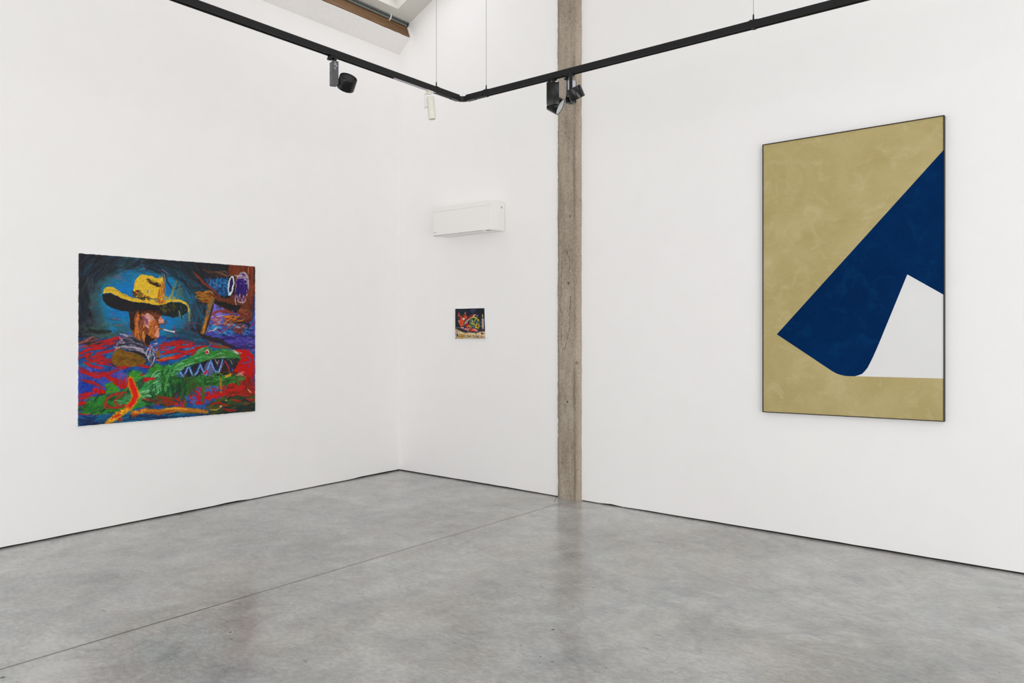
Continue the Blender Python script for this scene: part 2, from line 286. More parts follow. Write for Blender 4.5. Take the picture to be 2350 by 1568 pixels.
    S([(1267, 1100), (1268, 1160), (1272, 1212)], 24, (166, 116, 20), .95, .3, taper=.2); S([(1312, 1100), (1310, 1150), (1312, 1190)], 24, (40, 84, 40), .8)
    X([(920, 1140), (1000, 1140), (980, 1240), (900, 1260)], 20, [(34, 96, 40), (20, 60, 34)], 90, 18, 95, .15, .8)
    X([(1180, 1170), (1320, 1150), (1310, 1200), (1200, 1210)], 18, [(40, 80, 150), (60, 110, 180), (90, 60, 120)], 40, 10, 30, .7, .85)
    X([(980, 1250), (1060, 1240), (1060, 1320), (1000, 1320)], 14, [(30, 60, 150), (50, 100, 180)], 44, 12, 60, .6, .9)
    # ripples round the tail, flame and driftwood
    A(470, 1268, 150, 62, 95, 265, 20, (166, 40, 24), rot=-14, bristle=.3); A(500, 1272, 98, 44, 60, 255, 19, (170, 40, 24), rot=-14, bristle=.3); A(350, 1320, 30, 30, 90, 240, 12, (170, 50, 30)); S([(390, 1232), (440, 1222), (500, 1214)], 26, (160, 40, 26), .9)
    X([(430, 1240), (560, 1220), (540, 1310), (440, 1310)], 22, [(60, 140, 80), (90, 160, 110), (34, 100, 44)], 60, 10, -20, .3, .7)
    X([(640, 1280), (800, 1240), (900, 1270), (880, 1320), (660, 1340)], 40, [(150, 40, 22), (120, 50, 26), (34, 90, 40), (24, 60, 40)], 80, 16, 10, .25, .85)
    G([(760, 1240), (860, 1260), (900, 1320), (820, 1320)], (132, 44, 22), rag=6)
    S([(550, 1385), (650, 1362), (760, 1375), (900, 1352), (1020, 1362), (1150, 1372)], 44, (196, 112, 14), 1, .3, taper=.3); S([(640, 1380), (760, 1384), (880, 1362)], 20, (150, 70, 18), .95); S([(800, 1352), (900, 1342), (1000, 1352)], 12, (236, 180, 40), .9); S([(900, 1375), (1000, 1378), (1100, 1382)], 12, (110, 84, 20), .8)
    X([(545, 1360), (640, 1355), (600, 1400), (550, 1410)], 16, [(236, 170, 30), (220, 120, 20), (150, 70, 20)], 34, 11, -20, .5, .95)
    S([(530, 1108), (548, 1180), (575, 1235), (550, 1300), (488, 1362)], 66, (236, 158, 16), 1, .3, taper=.35); S([(530, 1112), (550, 1180), (573, 1235), (550, 1295), (492, 1352)], 44, (212, 22, 6), 1, .15, taper=.35)
    S([(505, 1348), (430, 1400), (332, 1466)], 52, (230, 150, 16), 1, .3, taper=.5); X([(400, 1390), (500, 1350), (470, 1385), (370, 1445)], 34, [(200, 40, 10), (190, 60, 12), (240, 190, 30)], 24, 10, -38, .3, .95)
    X([(430, 1425), (462, 1425), (455, 1445), (435, 1445)], 7, [(190, 90, 20), (170, 40, 20)], 22, 10, -40, .5, .9)
    S([(740, 950), (830, 935), (890, 925)], 22, (216, 90, 24), .9)
    S([(1180, 1355), (1230, 1360), (1270, 1335)], 9, (214, 170, 60), .9); E(1270, 1328, 9, 7, (220, 150, 150)); E(1312, 1280, 5, 5, (240, 240, 235)); S([(1490, 1185), (1505, 1205), (1520, 1215)], 9, (230, 200, 150), .9)
    # rider: hat, head, collar
    skin, sh = (120, 62, 32), (52, 28, 20)
    G([(515, 545), (530, 505), (775, 505), (778, 580), (802, 625), (796, 652), (768, 662), (772, 690), (768, 708), (758, 728), (756, 764), (735, 772), (695, 775), (668, 840), (640, 830), (590, 790), (545, 745), (528, 690)], skin, rag=3)
    G([(515, 545), (530, 500), (775, 500), (776, 590), (740, 560), (690, 545), (620, 560), (580, 600), (580, 660), (555, 715), (530, 690)], sh, rag=5)
    X([(530, 510), (770, 510), (770, 570), (560, 580)], 30, [(66, 36, 22), (44, 26, 22), (84, 50, 30)], 60, 16, 100, .3, .7)
    X([(560, 600), (640, 590), (650, 770), (570, 740)], 46, [(196, 112, 40), (170, 84, 34), (120, 60, 30), (214, 140, 70), (90, 44, 26)], 70, 13, 98, .15, .85)
    G([(632, 600), (660, 572), (690, 570), (722, 610), (735, 640), (700, 668), (668, 690), (640, 650)], (206, 148, 132), rag=5)
    X([(640, 580), (720, 590), (740, 660), (660, 690)], 34, [(222, 166, 150), (200, 130, 116), (226, 180, 160), (176, 100, 80)], 44, 12, 60, .35, .8)
    X([(640, 600), (665, 610), (660, 650), (640, 640)], 9, [(120, 56, 78), (140, 80, 100)], 40, 12, 60, .2, .85)
    X([(690, 640), (745, 650), (735, 760), (680, 750)], 40, [(192, 104, 34), (170, 84, 28), (150, 66, 30), (206, 130, 60)], 60, 13, 100, .15, .85)
    X([(735, 680), (768, 690), (756, 760), (735, 750)], 20, [(226, 150, 124), (206, 120, 96), (236, 180, 156)], 34, 11, 95, .2, .9)
    G([(752, 610), (778, 590), (802, 622), (796, 650), (762, 652)], (216, 146, 124), rag=3); S([(770, 655), (790, 652), (800, 645)], 8, (110, 40, 30), .9); S([(765, 600), (780, 612), (790, 622)], 8, (206, 84, 50), .8)
    S([(738, 600), (762, 612)], 14, (60, 32, 22), .9)
    S([(735, 685), (760, 684), (770, 688)], 7, (110, 50, 34), .9); S([(600, 590), (612, 600), (625, 612)], 14, (60, 34, 24), .9)
    G([(655, 735), (700, 762), (745, 772), (700, 790), (668, 840), (645, 800)], (40, 24, 20), rag=4)
    S([(818, 620), (815, 650), (805, 670)], 20, (120, 64, 24), .8)
    S([(770, 688), (788, 696), (806, 702)], 16, (132, 76, 28), 1, .2); S([(802, 700), (845, 711), (884, 719)], 16, (186, 190, 196), 1, .15, taper=.1); S([(810, 712), (850, 721), (880, 726)], 6, (40, 40, 48), .9)
    G([(405, 865), (440, 790), (500, 742), (545, 742), (600, 790), (650, 835), (670, 900), (600, 892), (520, 862), (430, 856)], (96, 90, 112), rag=5)
    X([(410, 860), (500, 745), (560, 760), (660, 840), (660, 890), (500, 855)], 44, [(150, 140, 162), (60, 58, 80), (178, 168, 184), (40, 40, 58), (116, 108, 130)], 78, 12, 22, .2, .85)
    S([(430, 830), (540, 810), (650, 850)], 16, (38, 38, 54), .9); S([(450, 800), (560, 790), (640, 830)], 12, (52, 50, 70), .9); S([(420, 850), (470, 835), (560, 845), (640, 860)], 13, (186, 176, 188), .8); S([(510, 760), (570, 785), (640, 815)], 18, (30, 28, 34), .9); S([(405, 870), (425, 810), (470, 770)], 14, (170, 130, 150), .7)
    G([(480, 862), (560, 872), (660, 900), (668, 950), (640, 930), (560, 890)], (36, 34, 40), rag=4)
    G([(372, 965), (388, 890), (440, 855), (520, 880), (600, 905), (655, 955), (640, 985), (520, 992), (420, 1002)], (122, 82, 12), rag=5)
    X([(380, 960), (440, 870), (640, 950), (620, 985)], 40, [(130, 88, 14), (104, 70, 16), (140, 96, 20), (90, 60, 20)], 70, 16, 10, .5, .6)
    S([(372, 975), (385, 990), (420, 1004)], 14, (56, 34, 20), .8); S([(640, 985), (665, 960), (670, 900)], 14, (40, 30, 36), .8)
    X([(672, 830), (745, 815), (750, 870), (690, 880)], 40, [(200, 190, 210), (70, 90, 170), (40, 40, 70), (150, 120, 160), (190, 60, 80)], 34, 9, -30, .8, .9)
    X([(675, 880), (725, 880), (715, 985), (680, 980)], 34, [(150, 150, 160), (70, 74, 100), (196, 196, 204), (40, 44, 60)], 60, 8, 95, .15, .9)
    G([(735, 880), (760, 870), (775, 915), (765, 935), (740, 925)], (134, 86, 26), rag=3); S([(745, 938), (770, 935)], 12, (30, 30, 40), .9)
    # hat
    yel, blk = (220, 178, 44), (27, 27, 31)
    G([(303, 412), (360, 400), (420, 425), (480, 452), (540, 470), (600, 478), (690, 488), (780, 498), (778, 545), (700, 540), (620, 535), (530, 552), (470, 550), (400, 532), (340, 502), (308, 462)], blk, rag=2, var=.1)
    G([(770, 495), (860, 478), (930, 478), (980, 498), (1005, 535), (982, 572), (930, 592), (880, 600), (800, 582), (770, 565)], (28, 36, 34), rag=4)
    X([(780, 500), (900, 490), (890, 560), (790, 570)], 30, [(70, 66, 26), (44, 46, 28), (28, 30, 30), (96, 90, 40)], 40, 12, 60, .5, .8)
    X([(920, 500), (1000, 520), (960, 585), (920, 580)], 18, [(28, 70, 66), (20, 40, 44), (30, 30, 34)], 50, 10, 80, .3, .8)
    S([(925, 545), (932, 580), (938, 600)], 9, (170, 160, 130), .8); S([(958, 590), (966, 605)], 8, (170, 160, 80), .8)
    G([(303, 405), (318, 368), (345, 348), (375, 350), (410, 362), (450, 395), (500, 420), (550, 440), (620, 455), (700, 470), (790, 480), (800, 455), (860, 452), (930, 455), (985, 478), (1005, 520), (975, 495), (930, 474), (860, 474), (790, 496), (740, 500), (680, 486), (600, 478), (540, 468), (480, 452), (420, 424), (370, 398), (330, 398)], yel, rag=3, var=.12)
    S([(330, 370), (420, 385), (520, 432)], 8, (150, 120, 50), .6); S([(400, 372), (470, 420), (560, 452)], 8, (176, 140, 40), .6)
    S([(990, 490), (1010, 550), (1012, 630)], 18, (180, 150, 60), .75, .7); S([(1000, 500), (1006, 540), (1000, 560)], 10, (226, 190, 60), .8); S([(1004, 580), (1008, 610), (1004, 640)], 12, (110, 130, 80), .6, .7)
    G([(548, 425), (553, 375), (562, 315), (580, 280), (610, 256), (655, 250), (700, 262), (730, 280), (790, 276), (803, 330), (800, 400), (803, 470), (770, 490), (700, 472), (630, 455), (575, 440)], (222, 180, 46), rag=3, var=.12)
    G([(655, 285), (690, 295), (720, 318), (765, 322), (790, 335), (785, 352), (720, 345), (680, 325)], (56, 42, 20), rag=5); X([(660, 280), (780, 320), (780, 345), (690, 330)], 14, [(70, 52, 24), (110, 84, 30)], 30, 10, 20, .4, .8)
    X([(550, 395), (610, 370), (640, 420), (700, 452), (640, 455), (555, 435)], 60, [(56, 36, 22), (90, 60, 26), (130, 90, 30), (40, 30, 24)], 26, 10, 20, .7, .85)
    X([(690, 440), (780, 455), (780, 475), (700, 460)], 12, [(90, 110, 130), (120, 100, 50)], 40, 7, 12, .1, .8)
    X([(765, 300), (798, 290), (800, 470), (765, 470)], 26, [(200, 120, 24), (180, 90, 20), (150, 84, 30), (226, 170, 50)], 60, 9, 92, .1, .85)
    S([(770, 350), (762, 400), (766, 455)], 6, (130, 100, 50), .7); E(671, 389, 7, 13, (110, 140, 150), rag=2); E(579, 397, 9, 7, (220, 90, 20), rag=2)
    X([(735, 470), (800, 460), (795, 490), (745, 490)], 10, [(190, 100, 30), (150, 80, 30)], 26, 9, 20, .5, .8)
    X([(800, 440), (900, 430), (930, 460), (810, 470)], 22, [(206, 176, 50), (180, 160, 60)], 34, 9, 80, .3, .7)
    for a, b, c in (((905, 300), (865, 445), (150, 130, 50)), ((935, 330), (900, 450), (120, 110, 60)), ((945, 360), (925, 450), (110, 100, 50)), ((880, 350), (862, 440), (170, 150, 50))):
        S([a, ((a[0] + b[0]) / 2, (a[1] + b[1]) / 2), b], 18, c, .65, .6)
    return P
def paint_table_scene():
    P = Canvas(180, 180, [(178, 165), (1422, 140), (1440, 1435), (175, 1440)], 11)
    S, G, A, E, X = P.stroke, P.poly, P.arc, P.ell, P.scatter
    P.col[:] = np.array([24, 26, 44]) / 255
    full = [(180, 165), (1420, 140), (1440, 1060), (180, 1060)]
    X(full, 110, [(24, 28, 52), (20, 44, 44), (30, 40, 66), (20, 22, 34), (26, 52, 50)], 240, 60, 20, .7, .6)
    X([(820, 190), (1080, 190), (960, 300)], 12, [(58, 76, 110), (44, 66, 100)], 120, 40, -20, .4, .7)
    S([(180, 175), (800, 165), (1420, 150)], 40, (14, 14, 24), .9, .2, taper=0); S([(1400, 160), (1405, 400), (1400, 600)], 40, (16, 18, 26), .8)
    S([(180, 960), (260, 968), (360, 962)], 24, (150, 170, 190), .8); S([(180, 1000), (300, 990)], 26, (16, 16, 22), .9)
    G([(175, 1010), (300, 1060), (420, 1130), (620, 1180), (860, 1200), (1150, 1190), (1300, 1140), (1440, 1130), (1440, 1440), (175, 1440)], (206, 184, 140), rag=4)
    X([(180, 1030), (420, 1140), (1400, 1180), (1430, 1430), (180, 1430)], 60, [(222, 200, 156), (200, 176, 120), (214, 196, 170), (190, 160, 110)], 160, 36, -6, .5, .7)
    X([(190, 1100), (280, 1110), (250, 1300), (190, 1280)], 14, [(150, 136, 150), (176, 160, 150)], 130, 26, -60, .2, .8)
    X([(420, 1260), (560, 1250), (540, 1400), (300, 1420)], 16, [(196, 150, 50), (170, 120, 40)], 90, 34, -50, .5, .8)
    X([(190, 1010), (320, 1050), (300, 1090), (190, 1080)], 8, [(170, 150, 90)], 100, 30, 20, .3, .8)
    # animal with pointed ears, on the left
    org, rd = (206, 70, 30), (150, 40, 26)
    G([(300, 560), (300, 440), (350, 310), (400, 430), (440, 480), (560, 480), (580, 400), (615, 310), (660, 430), (690, 540), (640, 640), (600, 700), (540, 680), (470, 660), (400, 640)], rd, rag=4)
    G([(330, 660), (420, 640), (560, 660), (570, 720), (530, 860), (540, 960), (420, 960), (390, 860)], org, rag=5)
    S([(600, 470), (650, 520), (640, 590)], 110, (220, 74, 24), .95, .2); S([(440, 470), (450, 560), (480, 650)], 80, org, .9); E(350, 540, 44, 60, (60, 30, 34))
    S([(350, 310), (320, 420), (300, 520)], 26, (200, 110, 84), .8); S([(360, 400), (385, 500)], 26, (214, 170, 150), .8); S([(615, 310), (620, 380)], 40, (226, 190, 170), .85); S([(530, 400), (535, 520)], 24, (90, 110, 110), .9)
    E(548, 590, 46, 60, (206, 196, 190)); E(548, 524, 26, 26, (44, 44, 54)); S([(320, 660), (350, 720), (380, 770)], 40, (220, 160, 140), .85); S([(450, 600), (460, 650)], 26, (226, 170, 140), .8)
    E(480, 910, 60, 30, (90, 50, 40)); S([(420, 860), (520, 870)], 26, (226, 150, 120), .8); X([(370, 960), (540, 940), (540, 1030), (380, 1030)], 10, [(222, 130, 100), (216, 160, 150)], 70, 34, 20, .4, .9)
    # curved back of a chair / horn sweep
    S([(690, 620), (850, 500), (1040, 400)], 100, (150, 48, 34), .95, .3); S([(560, 880), (620, 730), (780, 610), (950, 500), (1050, 430)], 40, (226, 196, 160), .95, .25, taper=.3); S([(960, 460), (1040, 400)], 60, (230, 170, 160), .9)
    E(1120, 470, 36, 50, (110, 90, 140)); S([(1070, 440), (1090, 520)], 30, (60, 30, 30), .8)
    G([(560, 880), (620, 760), (760, 680), (780, 760), (720, 960), (580, 960)], (30, 34, 60), rag=4)
    E(690, 870, 80, 90, (170, 24, 22), rag=5); E(650, 765, 22, 18, (220, 220, 226)); E(695, 735, 22, 22, (236, 214, 214)); S([(690, 960), (720, 910)], 26, (226, 200, 180), .9)
    # green and yellow head
    G([(790, 640), (880, 540), (1020, 510), (1130, 560), (1230, 680), (1240, 860), (1200, 1000), (1060, 990), (920, 960), (760, 900), (780, 780)], (74, 90, 84), rag=6)
    X([(800, 640), (1030, 520), (1220, 680), (1200, 980), (800, 900)], 40, [(90, 110, 60), (60, 80, 84), (110, 120, 90), (50, 60, 50)], 110, 34, 60, .8, .8)
    for p in ([(880, 540), (1000, 520), (1110, 560)], [(1060, 530), (1080, 600), (1010, 700)], [(860, 760), (940, 800), (1020, 830)], [(760, 860), (800, 930), (880, 960)], [(1150, 600), (1190, 680)], [(1100, 800), (1060, 950), (1180, 1010)], [(760, 900), (880, 950)]): S(p, 56, (206, 196, 30), .95, .4)
    S([(900, 560), (1000, 600), (960, 680)], 40, (30, 34, 24), .95); S([(1080, 620), (1070, 700), (1040, 780)], 60, (28, 26, 22), .95); E(930, 690, 26, 40, (180, 180, 196)); S([(1130, 650), (1100, 740), (1070, 800)], 30, (150, 160, 130), .8)
    A(1150, 900, 50, 90, 250, 450, 44, (226, 140, 30)); S([(1110, 870), (1120, 930)], 40, (110, 50, 30), .9); S([(1220, 640), (1260, 760)], 50, (60, 84, 90), .8); S([(1260, 860), (1270, 960)], 50, (60, 90, 100), .8)
    # table edge: fish, dagger, cloth
    G([(340, 1030), (560, 1000), (820, 1000), (1100, 1020), (1180, 1120), (1000, 1170), (700, 1160), (480, 1110)], (44, 36, 54), rag=6)
    X([(560, 1000), (820, 1000), (820, 1090), (640, 1080)], 22, [(216, 150, 150), (190, 80, 70), (226, 190, 190), (150, 50, 50)], 110, 28, 12, .3, .9)
    G([(890, 1010), (1000, 1010), (1100, 1060), (1165, 1110), (1080, 1150), (960, 1140), (890, 1090)], (206, 84, 70), rag=4); S([(980, 1030), (1080, 1070), (1150, 1110)], 44, (226, 170, 180), .9)
    S([(690, 1130), (800, 1140)], 40, (80, 130, 140), .8); S([(620, 1110), (740, 1110)], 24, (20, 18, 26), .9)
    G([(815, 980), (890, 980), (880, 1150), (850, 1205), (820, 1140)], (140, 60, 26), rag=3)
    X([(1180, 1060), (1320, 1040), (1300, 1150), (1190, 1150)], 10, [(50, 76, 90), (40, 50, 70)], 80, 34, 0, .4, .9); E(1360, 1060, 44, 50, (110, 40, 40)); E(1300, 1000, 44, 24, (70, 40, 60))
    E(1336, 1222, 62, 46, (110, 74, 50), rag=4); S([(1060, 1180), (1060, 1260)], 54, (96, 100, 50), .9); S([(720, 1210), (790, 1205)], 20, (200, 90, 80), .8)
    # candle
    G([(1312, 560), (1398, 560), (1398, 1010), (1330, 1010)], (180, 164, 150), rag=4); S([(1370, 580), (1375, 800)], 30, (120, 110, 116), .8); S([(1340, 830), (1350, 990)], 30, (206, 150, 80), .9); S([(1385, 700), (1380, 950)], 20, (230, 220, 200), .8)
    G([(1355, 350), (1392, 490), (1375, 530), (1330, 530), (1325, 480)], (170, 160, 90), rag=3); S([(1310, 540), (1400, 540)], 24, (30, 26, 20), .9)
    # painted lettering along the bottom
    ink = (34, 28, 30)
    def glyph(ch, x, y, w, h, c=ink, t=20):
        K = {'A': ['0,1 .5,0', '.5,0 1,1', '.2,.62 .8,.62'], 'O': ['.5,0 .05,.3 .05,.7 .5,1 .95,.7 .95,.3 .5,0'], 'S': ['.95,.1 .5,0 .1,.2 .5,.48 .95,.72 .5,1 .05,.9'],
             'I': ['.5,0 .5,1'], 'N': ['.05,1 .05,0', '.05,0 .95,1', '.95,1 .95,0'], 'T': ['0,0 1,0', '.5,0 .5,1']}
        for s in K[ch]:
            S([(x + float(a.split(',')[0]) * w, y + float(a.split(',')[1]) * h) for a in s.split()], t, c, .95, .1, taper=.1)
    for ch, x, y, w, h, c, t in (('A', 240, 1230, 80, 140, (24, 20, 22), 26), ('S', 345, 1250, 60, 120, (130, 84, 40), 24), ('S', 435, 1250, 70, 120, (120, 70, 24), 26), ('A', 535, 1275, 36, 90, ink, 14), ('S', 590, 1290, 40, 95, ink, 15), ('S', 648, 1290, 44, 95, ink, 15), ('I', 705, 1275, 24, 100, ink, 14), ('N', 745, 1300, 56, 85, ink, 14), ('A', 820, 1300, 50, 85, ink, 14), ('T', 885, 1300, 60, 85, ink, 14), ('I', 955, 1285, 40, 115, ink, 18), ('O', 1010, 1310, 56, 90, ink, 16), ('N', 1090, 1300, 70, 110, ink, 18)):
        glyph(ch, x, y, w, h, c, t)
    S([(1185, 1300), (1180, 1360)], 16, ink); E(1172, 1405, 22, 14, (30, 26, 30)); X([(1260, 1330), (1400, 1330), (1400, 1410), (1260, 1410)], 12, [(110, 70, 90), (80, 60, 50), (150, 110, 90)], 60, 20, -10, .4, .8)
    S([(180, 1425), (250, 1430)], 40, (24, 22, 22), .9); S([(300, 1432), (800, 1434), (1420, 1425)], 18, (150, 120, 60), .7)
    return P
# ------------------------------------------------------------------ helpers
sc = bpy.context.scene
COL = sc.collection
RNG = random.Random(4)

def s2l(c):
    return tuple((v / 255 / 12.92) if v / 255 <= 0.04045 else ((v / 255 + 0.055) / 1.055) ** 2.4 for v in c[:3])

def rgba(c):
    return (*s2l(c), 1.0)

class Mat:
    """tiny node-tree writer"""
    def __init__(self, name, rough=0.5, spec=0.5, metal=0.0, col=None):
        self.m = bpy.data.materials.new(name); self.m.use_nodes = True
        self.nt = self.m.node_tree; self.b = self.nt.nodes['Principled BSDF']
        self.b.inputs['Roughness'].default_value = rough; self.b.inputs['Metallic'].default_value = metal
        self.b.inputs['Specular IOR Level'].default_value = spec
        if col: self.b.inputs['Base Color'].default_value = rgba(col)
    def n(self, t, **kw):
        nd = self.nt.nodes.new(t)
        for k, v in kw.items():
            if k in nd.inputs: nd.inputs[k].default_value = v
            else: setattr(nd, k, v)
        return nd
    def l(self, a, b): self.nt.links.new(a, b)
    def coords(self, scale=(1, 1, 1), rot=(0, 0, 0)):
        t = self.n('ShaderNodeTexCoord'); mp = self.n('ShaderNodeMapping')
        mp.inputs['Scale'].default_value = scale; mp.inputs['Rotation'].default_value = rot
        self.l(t.outputs['Object'], mp.inputs['Vector']); return mp.outputs['Vector']
    def noise(self, vec, scale, detail=4, rough=0.6, dist=0.0):
        nd = self.n('ShaderNodeTexNoise', Scale=scale, Detail=detail, Roughness=rough, Distortion=dist)
        self.l(vec, nd.inputs['Vector']); return nd.outputs['Fac']
    def ramp(self, fac, stops, interp='LINEAR'):
        r = self.n('ShaderNodeValToRGB'); cr = r.color_ramp; cr.interpolation = interp
        while len(cr.elements) < len(stops): cr.elements.new(0.5)
        for e, (p, c) in zip(cr.elements, stops):
            e.position = p; e.color = rgba(c) if len(c) == 3 else c
        self.l(fac, r.inputs['Fac']); return r.outputs['Color']
    def mix(self, fac, a, b, mode='MIX'):
        m = self.n('ShaderNodeMix', data_type='RGBA', blend_type=mode)
        for sock, v in ((m.inputs[0], fac), (m.inputs[6], a), (m.inputs[7], b)):
            if hasattr(v, 'is_linked'): self.l(v, sock)
            elif isinstance(v, (int, float)): sock.default_value = v
            else: sock.default_value = rgba(v)
        return m.outputs[2]
    def math(self, op, a, b=None, c=None, clamp=False):
        m = self.n('ShaderNodeMath', operation=op, use_clamp=clamp)
        for i, v in enumerate((a, b, c)):
            if v is None: continue
            if hasattr(v, 'is_linked'): self.l(v, m.inputs[i])
            else: m.inputs[i].default_value = v
        return m.outputs[0]
    def color(self, c): self.l(c, self.b.inputs['Base Color']); return self
    def rough(self, r): self.l(r, self.b.inputs['Roughness']); return self
    def bump(self, h, strength=0.2, dist=0.01):
        bp = self.n('ShaderNodeBump', Strength=strength, Distance=dist)
        self.l(h, bp.inputs['Height']); self.l(bp.outputs['Normal'], self.b.inputs['Normal']); return self

GREY0, GREY1 = (0, 0, 0, 1), (1, 1, 1, 1)

def plain(name, col, rough=0.5, spec=0.5, metal=0.0, var=0.05, scale=30, bump=0.0):
    M = Mat(name, rough, spec, metal, col)
    v = M.coords(); f = M.noise(v, scale, 4)
    lo = tuple(max(0, x * (1 - var)) for x in col); hi = tuple(min(255, x * (1 + var)) for x in col)
    M.color(M.ramp(f, [(0.3, lo), (0.7, hi)]))
    if bump: M.bump(f, bump, 0.002)
    return M.m

# ---- materials
def mat_wall():
    M = Mat('white_plaster', 0.6, 0.25); v = M.coords()
    a = M.noise(v, 0.7, 3); b = M.noise(v, 5, 5); c = M.noise(v, 260, 2)
    base = M.ramp(a, [(0.3, (242, 240, 240)), (0.7, (243, 242, 241))])
    M.color(M.mix(0.10, base, M.ramp(b, [(0.35, (234, 232, 231)), (0.65, (246, 245, 244))])))
    h = M.math('ADD', M.math('MULTIPLY', b, 0.6), M.math('MULTIPLY', c, 0.12))
    M.bump(h, 0.10, 0.006); return M.m

def mat_floor():
    M = Mat('polished_concrete', 0.3, 0.5)
    v = M.coords(); vs = M.coords((1, 1, 1), (0, 0, 0.7))
    n0 = M.noise(v, 0.55, 3, 0.5, 0.5); n1 = M.noise(v, 1.9, 4, 0.6, 0.8); n2 = M.noise(v, 6.5, 4, 0.62, 0.5); mid = n1
    fine = M.noise(M.coords((1, 1.6, 1), (0, 0, 0.5)), 24, 4, 0.68); n4 = M.noise(v, 75, 2, 0.6)
    val = M.math('ADD', M.math('ADD', M.math('MULTIPLY', n0, 0.30), M.math('MULTIPLY', n1, 0.30)), M.math('ADD', M.math('MULTIPLY', n2, 0.22), M.math('ADD', M.math('MULTIPLY', fine, 0.28), M.math('MULTIPLY', n4, 0.12))))
    col = M.ramp(val, [(0.43, FLOOR[0]), (0.61, FLOOR[1]), (0.79, FLOOR[2])])
    hue = M.noise(v, 0.75, 4, 0.6, 0.7); hue2 = M.noise(M.coords((1, 1, 1), (0, 0, 1.1)), 2.6, 5, 0.65, 0.6)
    col = M.mix(M.math('MULTIPLY', M.ramp(hue, [(0.45, GREY0), (0.66, GREY1)]), 0.40), col, M.mix(1.0, col, FLOOR[3], 'MULTIPLY'))
    col = M.mix(M.math('MULTIPLY', M.ramp(hue2, [(0.48, GREY0), (0.70, GREY1)]), 0.55), col, M.mix(1.0, col, FLOOR[4], 'MULTIPLY'))
    # small dark pits and chips, thicker in a few patches
    vor = M.n('ShaderNodeTexVoronoi', Scale=26.0, Randomness=1.0); M.l(v, vor.inputs['Vector'])
    patch = M.noise(v, 1.3, 2)
    thr = M.math('MULTIPLY_ADD', M.ramp(patch, [(0.50, GREY0), (0.72, GREY1)]), 0.09, 0.07)
    rnd = M.n('ShaderNodeSeparateColor'); M.l(vor.outputs['Color'], rnd.inputs['Color'])
    pit = M.math('MULTIPLY', M.math('LESS_THAN', vor.outputs['Distance'], thr), M.math('GREATER_THAN', rnd.outputs[0], 0.86))
    col = M.mix(M.math('MULTIPLY', pit, 0.75), col, (70, 66, 62))
    vor2 = M.n('ShaderNodeTexVoronoi', Scale=7.0, Randomness=1.0); M.l(M.coords((1, 2.2, 1), (0, 0, 0.9)), vor2.inputs['Vector'])
    rnd2 = M.n('ShaderNodeSeparateColor'); M.l(vor2.outputs['Color'], rnd2.inputs['Color'])
    fleck = M.math('MULTIPLY', M.math('LESS_THAN', vor2.outputs['Distance'], 0.045), M.math('GREATER_THAN', rnd2.outputs[1], 0.8))
    col = M.mix(M.math('MULTIPLY', fleck, 0.55), col, (206, 202, 192))
    blot = M.ramp(M.noise(M.coords((1, 1.5, 1), (0, 0, -0.6)), 1.25, 7, 0.7, 0.9), [(0.53, GREY0), (0.64, GREY1)])
    col = M.mix(M.math('MULTIPLY', blot, 0.30), col, M.mix(1.0, col, (190, 190, 190), 'MULTIPLY'))
    vor3 = M.n('ShaderNodeTexVoronoi', Scale=3.0, Randomness=1.0); M.l(M.coords((1, 4.5, 1), (0, 0, -0.75)), vor3.inputs['Vector'])
    rnd3 = M.n('ShaderNodeSeparateColor'); M.l(vor3.outputs['Color'], rnd3.inputs['Color'])
    dash = M.math('MULTIPLY', M.math('LESS_THAN', vor3.outputs['Distance'], 0.055), M.math('GREATER_THAN', rnd3.outputs[2], 0.86))
    col = M.mix(M.math('MULTIPLY', dash, 0.6), col, (84, 82, 80))
    # rust-toned stains
    stn = M.ramp(M.noise(v, 1.7, 5, 0.7, 1.0), [(0.62, GREY0), (0.78, GREY1)])
    col = M.mix(M.math('MULTIPLY', stn, 0.30), col, (168, 146, 124))
    # saw-cut joint running parallel to the left wall, and the short crack at the pillar foot
    sep = M.n('ShaderNodeSeparateXYZ'); t = M.n('ShaderNodeTexCoord'); M.l(t.outputs['Object'], sep.inputs[0])
    x, y = sep.outputs[0], sep.outputs[1]
    wob = M.math('MULTIPLY', M.math('SUBTRACT', M.noise(v, 9, 3), 0.5), 0.006)
    d = M.math('ABSOLUTE', M.math('ADD', M.math('SUBTRACT', x, M.math('MULTIPLY_ADD', y, 0.0044, 2.3597)), wob))
    joint = M.math('MULTIPLY', M.math('LESS_THAN', d, 0.0044), M.math('LESS_THAN', y, -0.27))
    edge = M.math('MULTIPLY', M.math('LESS_THAN', d, 0.012), M.math('LESS_THAN', y, -0.27))
    col = M.mix(M.math('MULTIPLY', edge, 0.25), col, (120, 104, 92))
    col = M.mix(M.math('MULTIPLY', joint, 0.95), col, (66, 52, 42))
    d2 = M.math('ABSOLUTE', M.math('SUBTRACT', x, M.math('MULTIPLY_ADD', y, -0.55, 2.165)))
    crack = M.math('MULTIPLY', M.math('LESS_THAN', d2, 0.006), M.math('GREATER_THAN', y, -0.2))
    col = M.mix(M.math('MULTIPLY', crack, 0.8), col, (70, 58, 48))
    M.color(col)
    M.rough(M.math('ADD', M.math('MULTIPLY', mid, 0.14), M.math('MULTIPLY_ADD', fine, 0.12, FLOOR_ROUGH)))
    h = M.math('SUBTRACT', M.math('MULTIPLY', fine, 0.25), M.math('MULTIPLY', M.math('ADD', joint, pit), 0.5))
    M.bump(h, 0.12, 0.004); return M.m

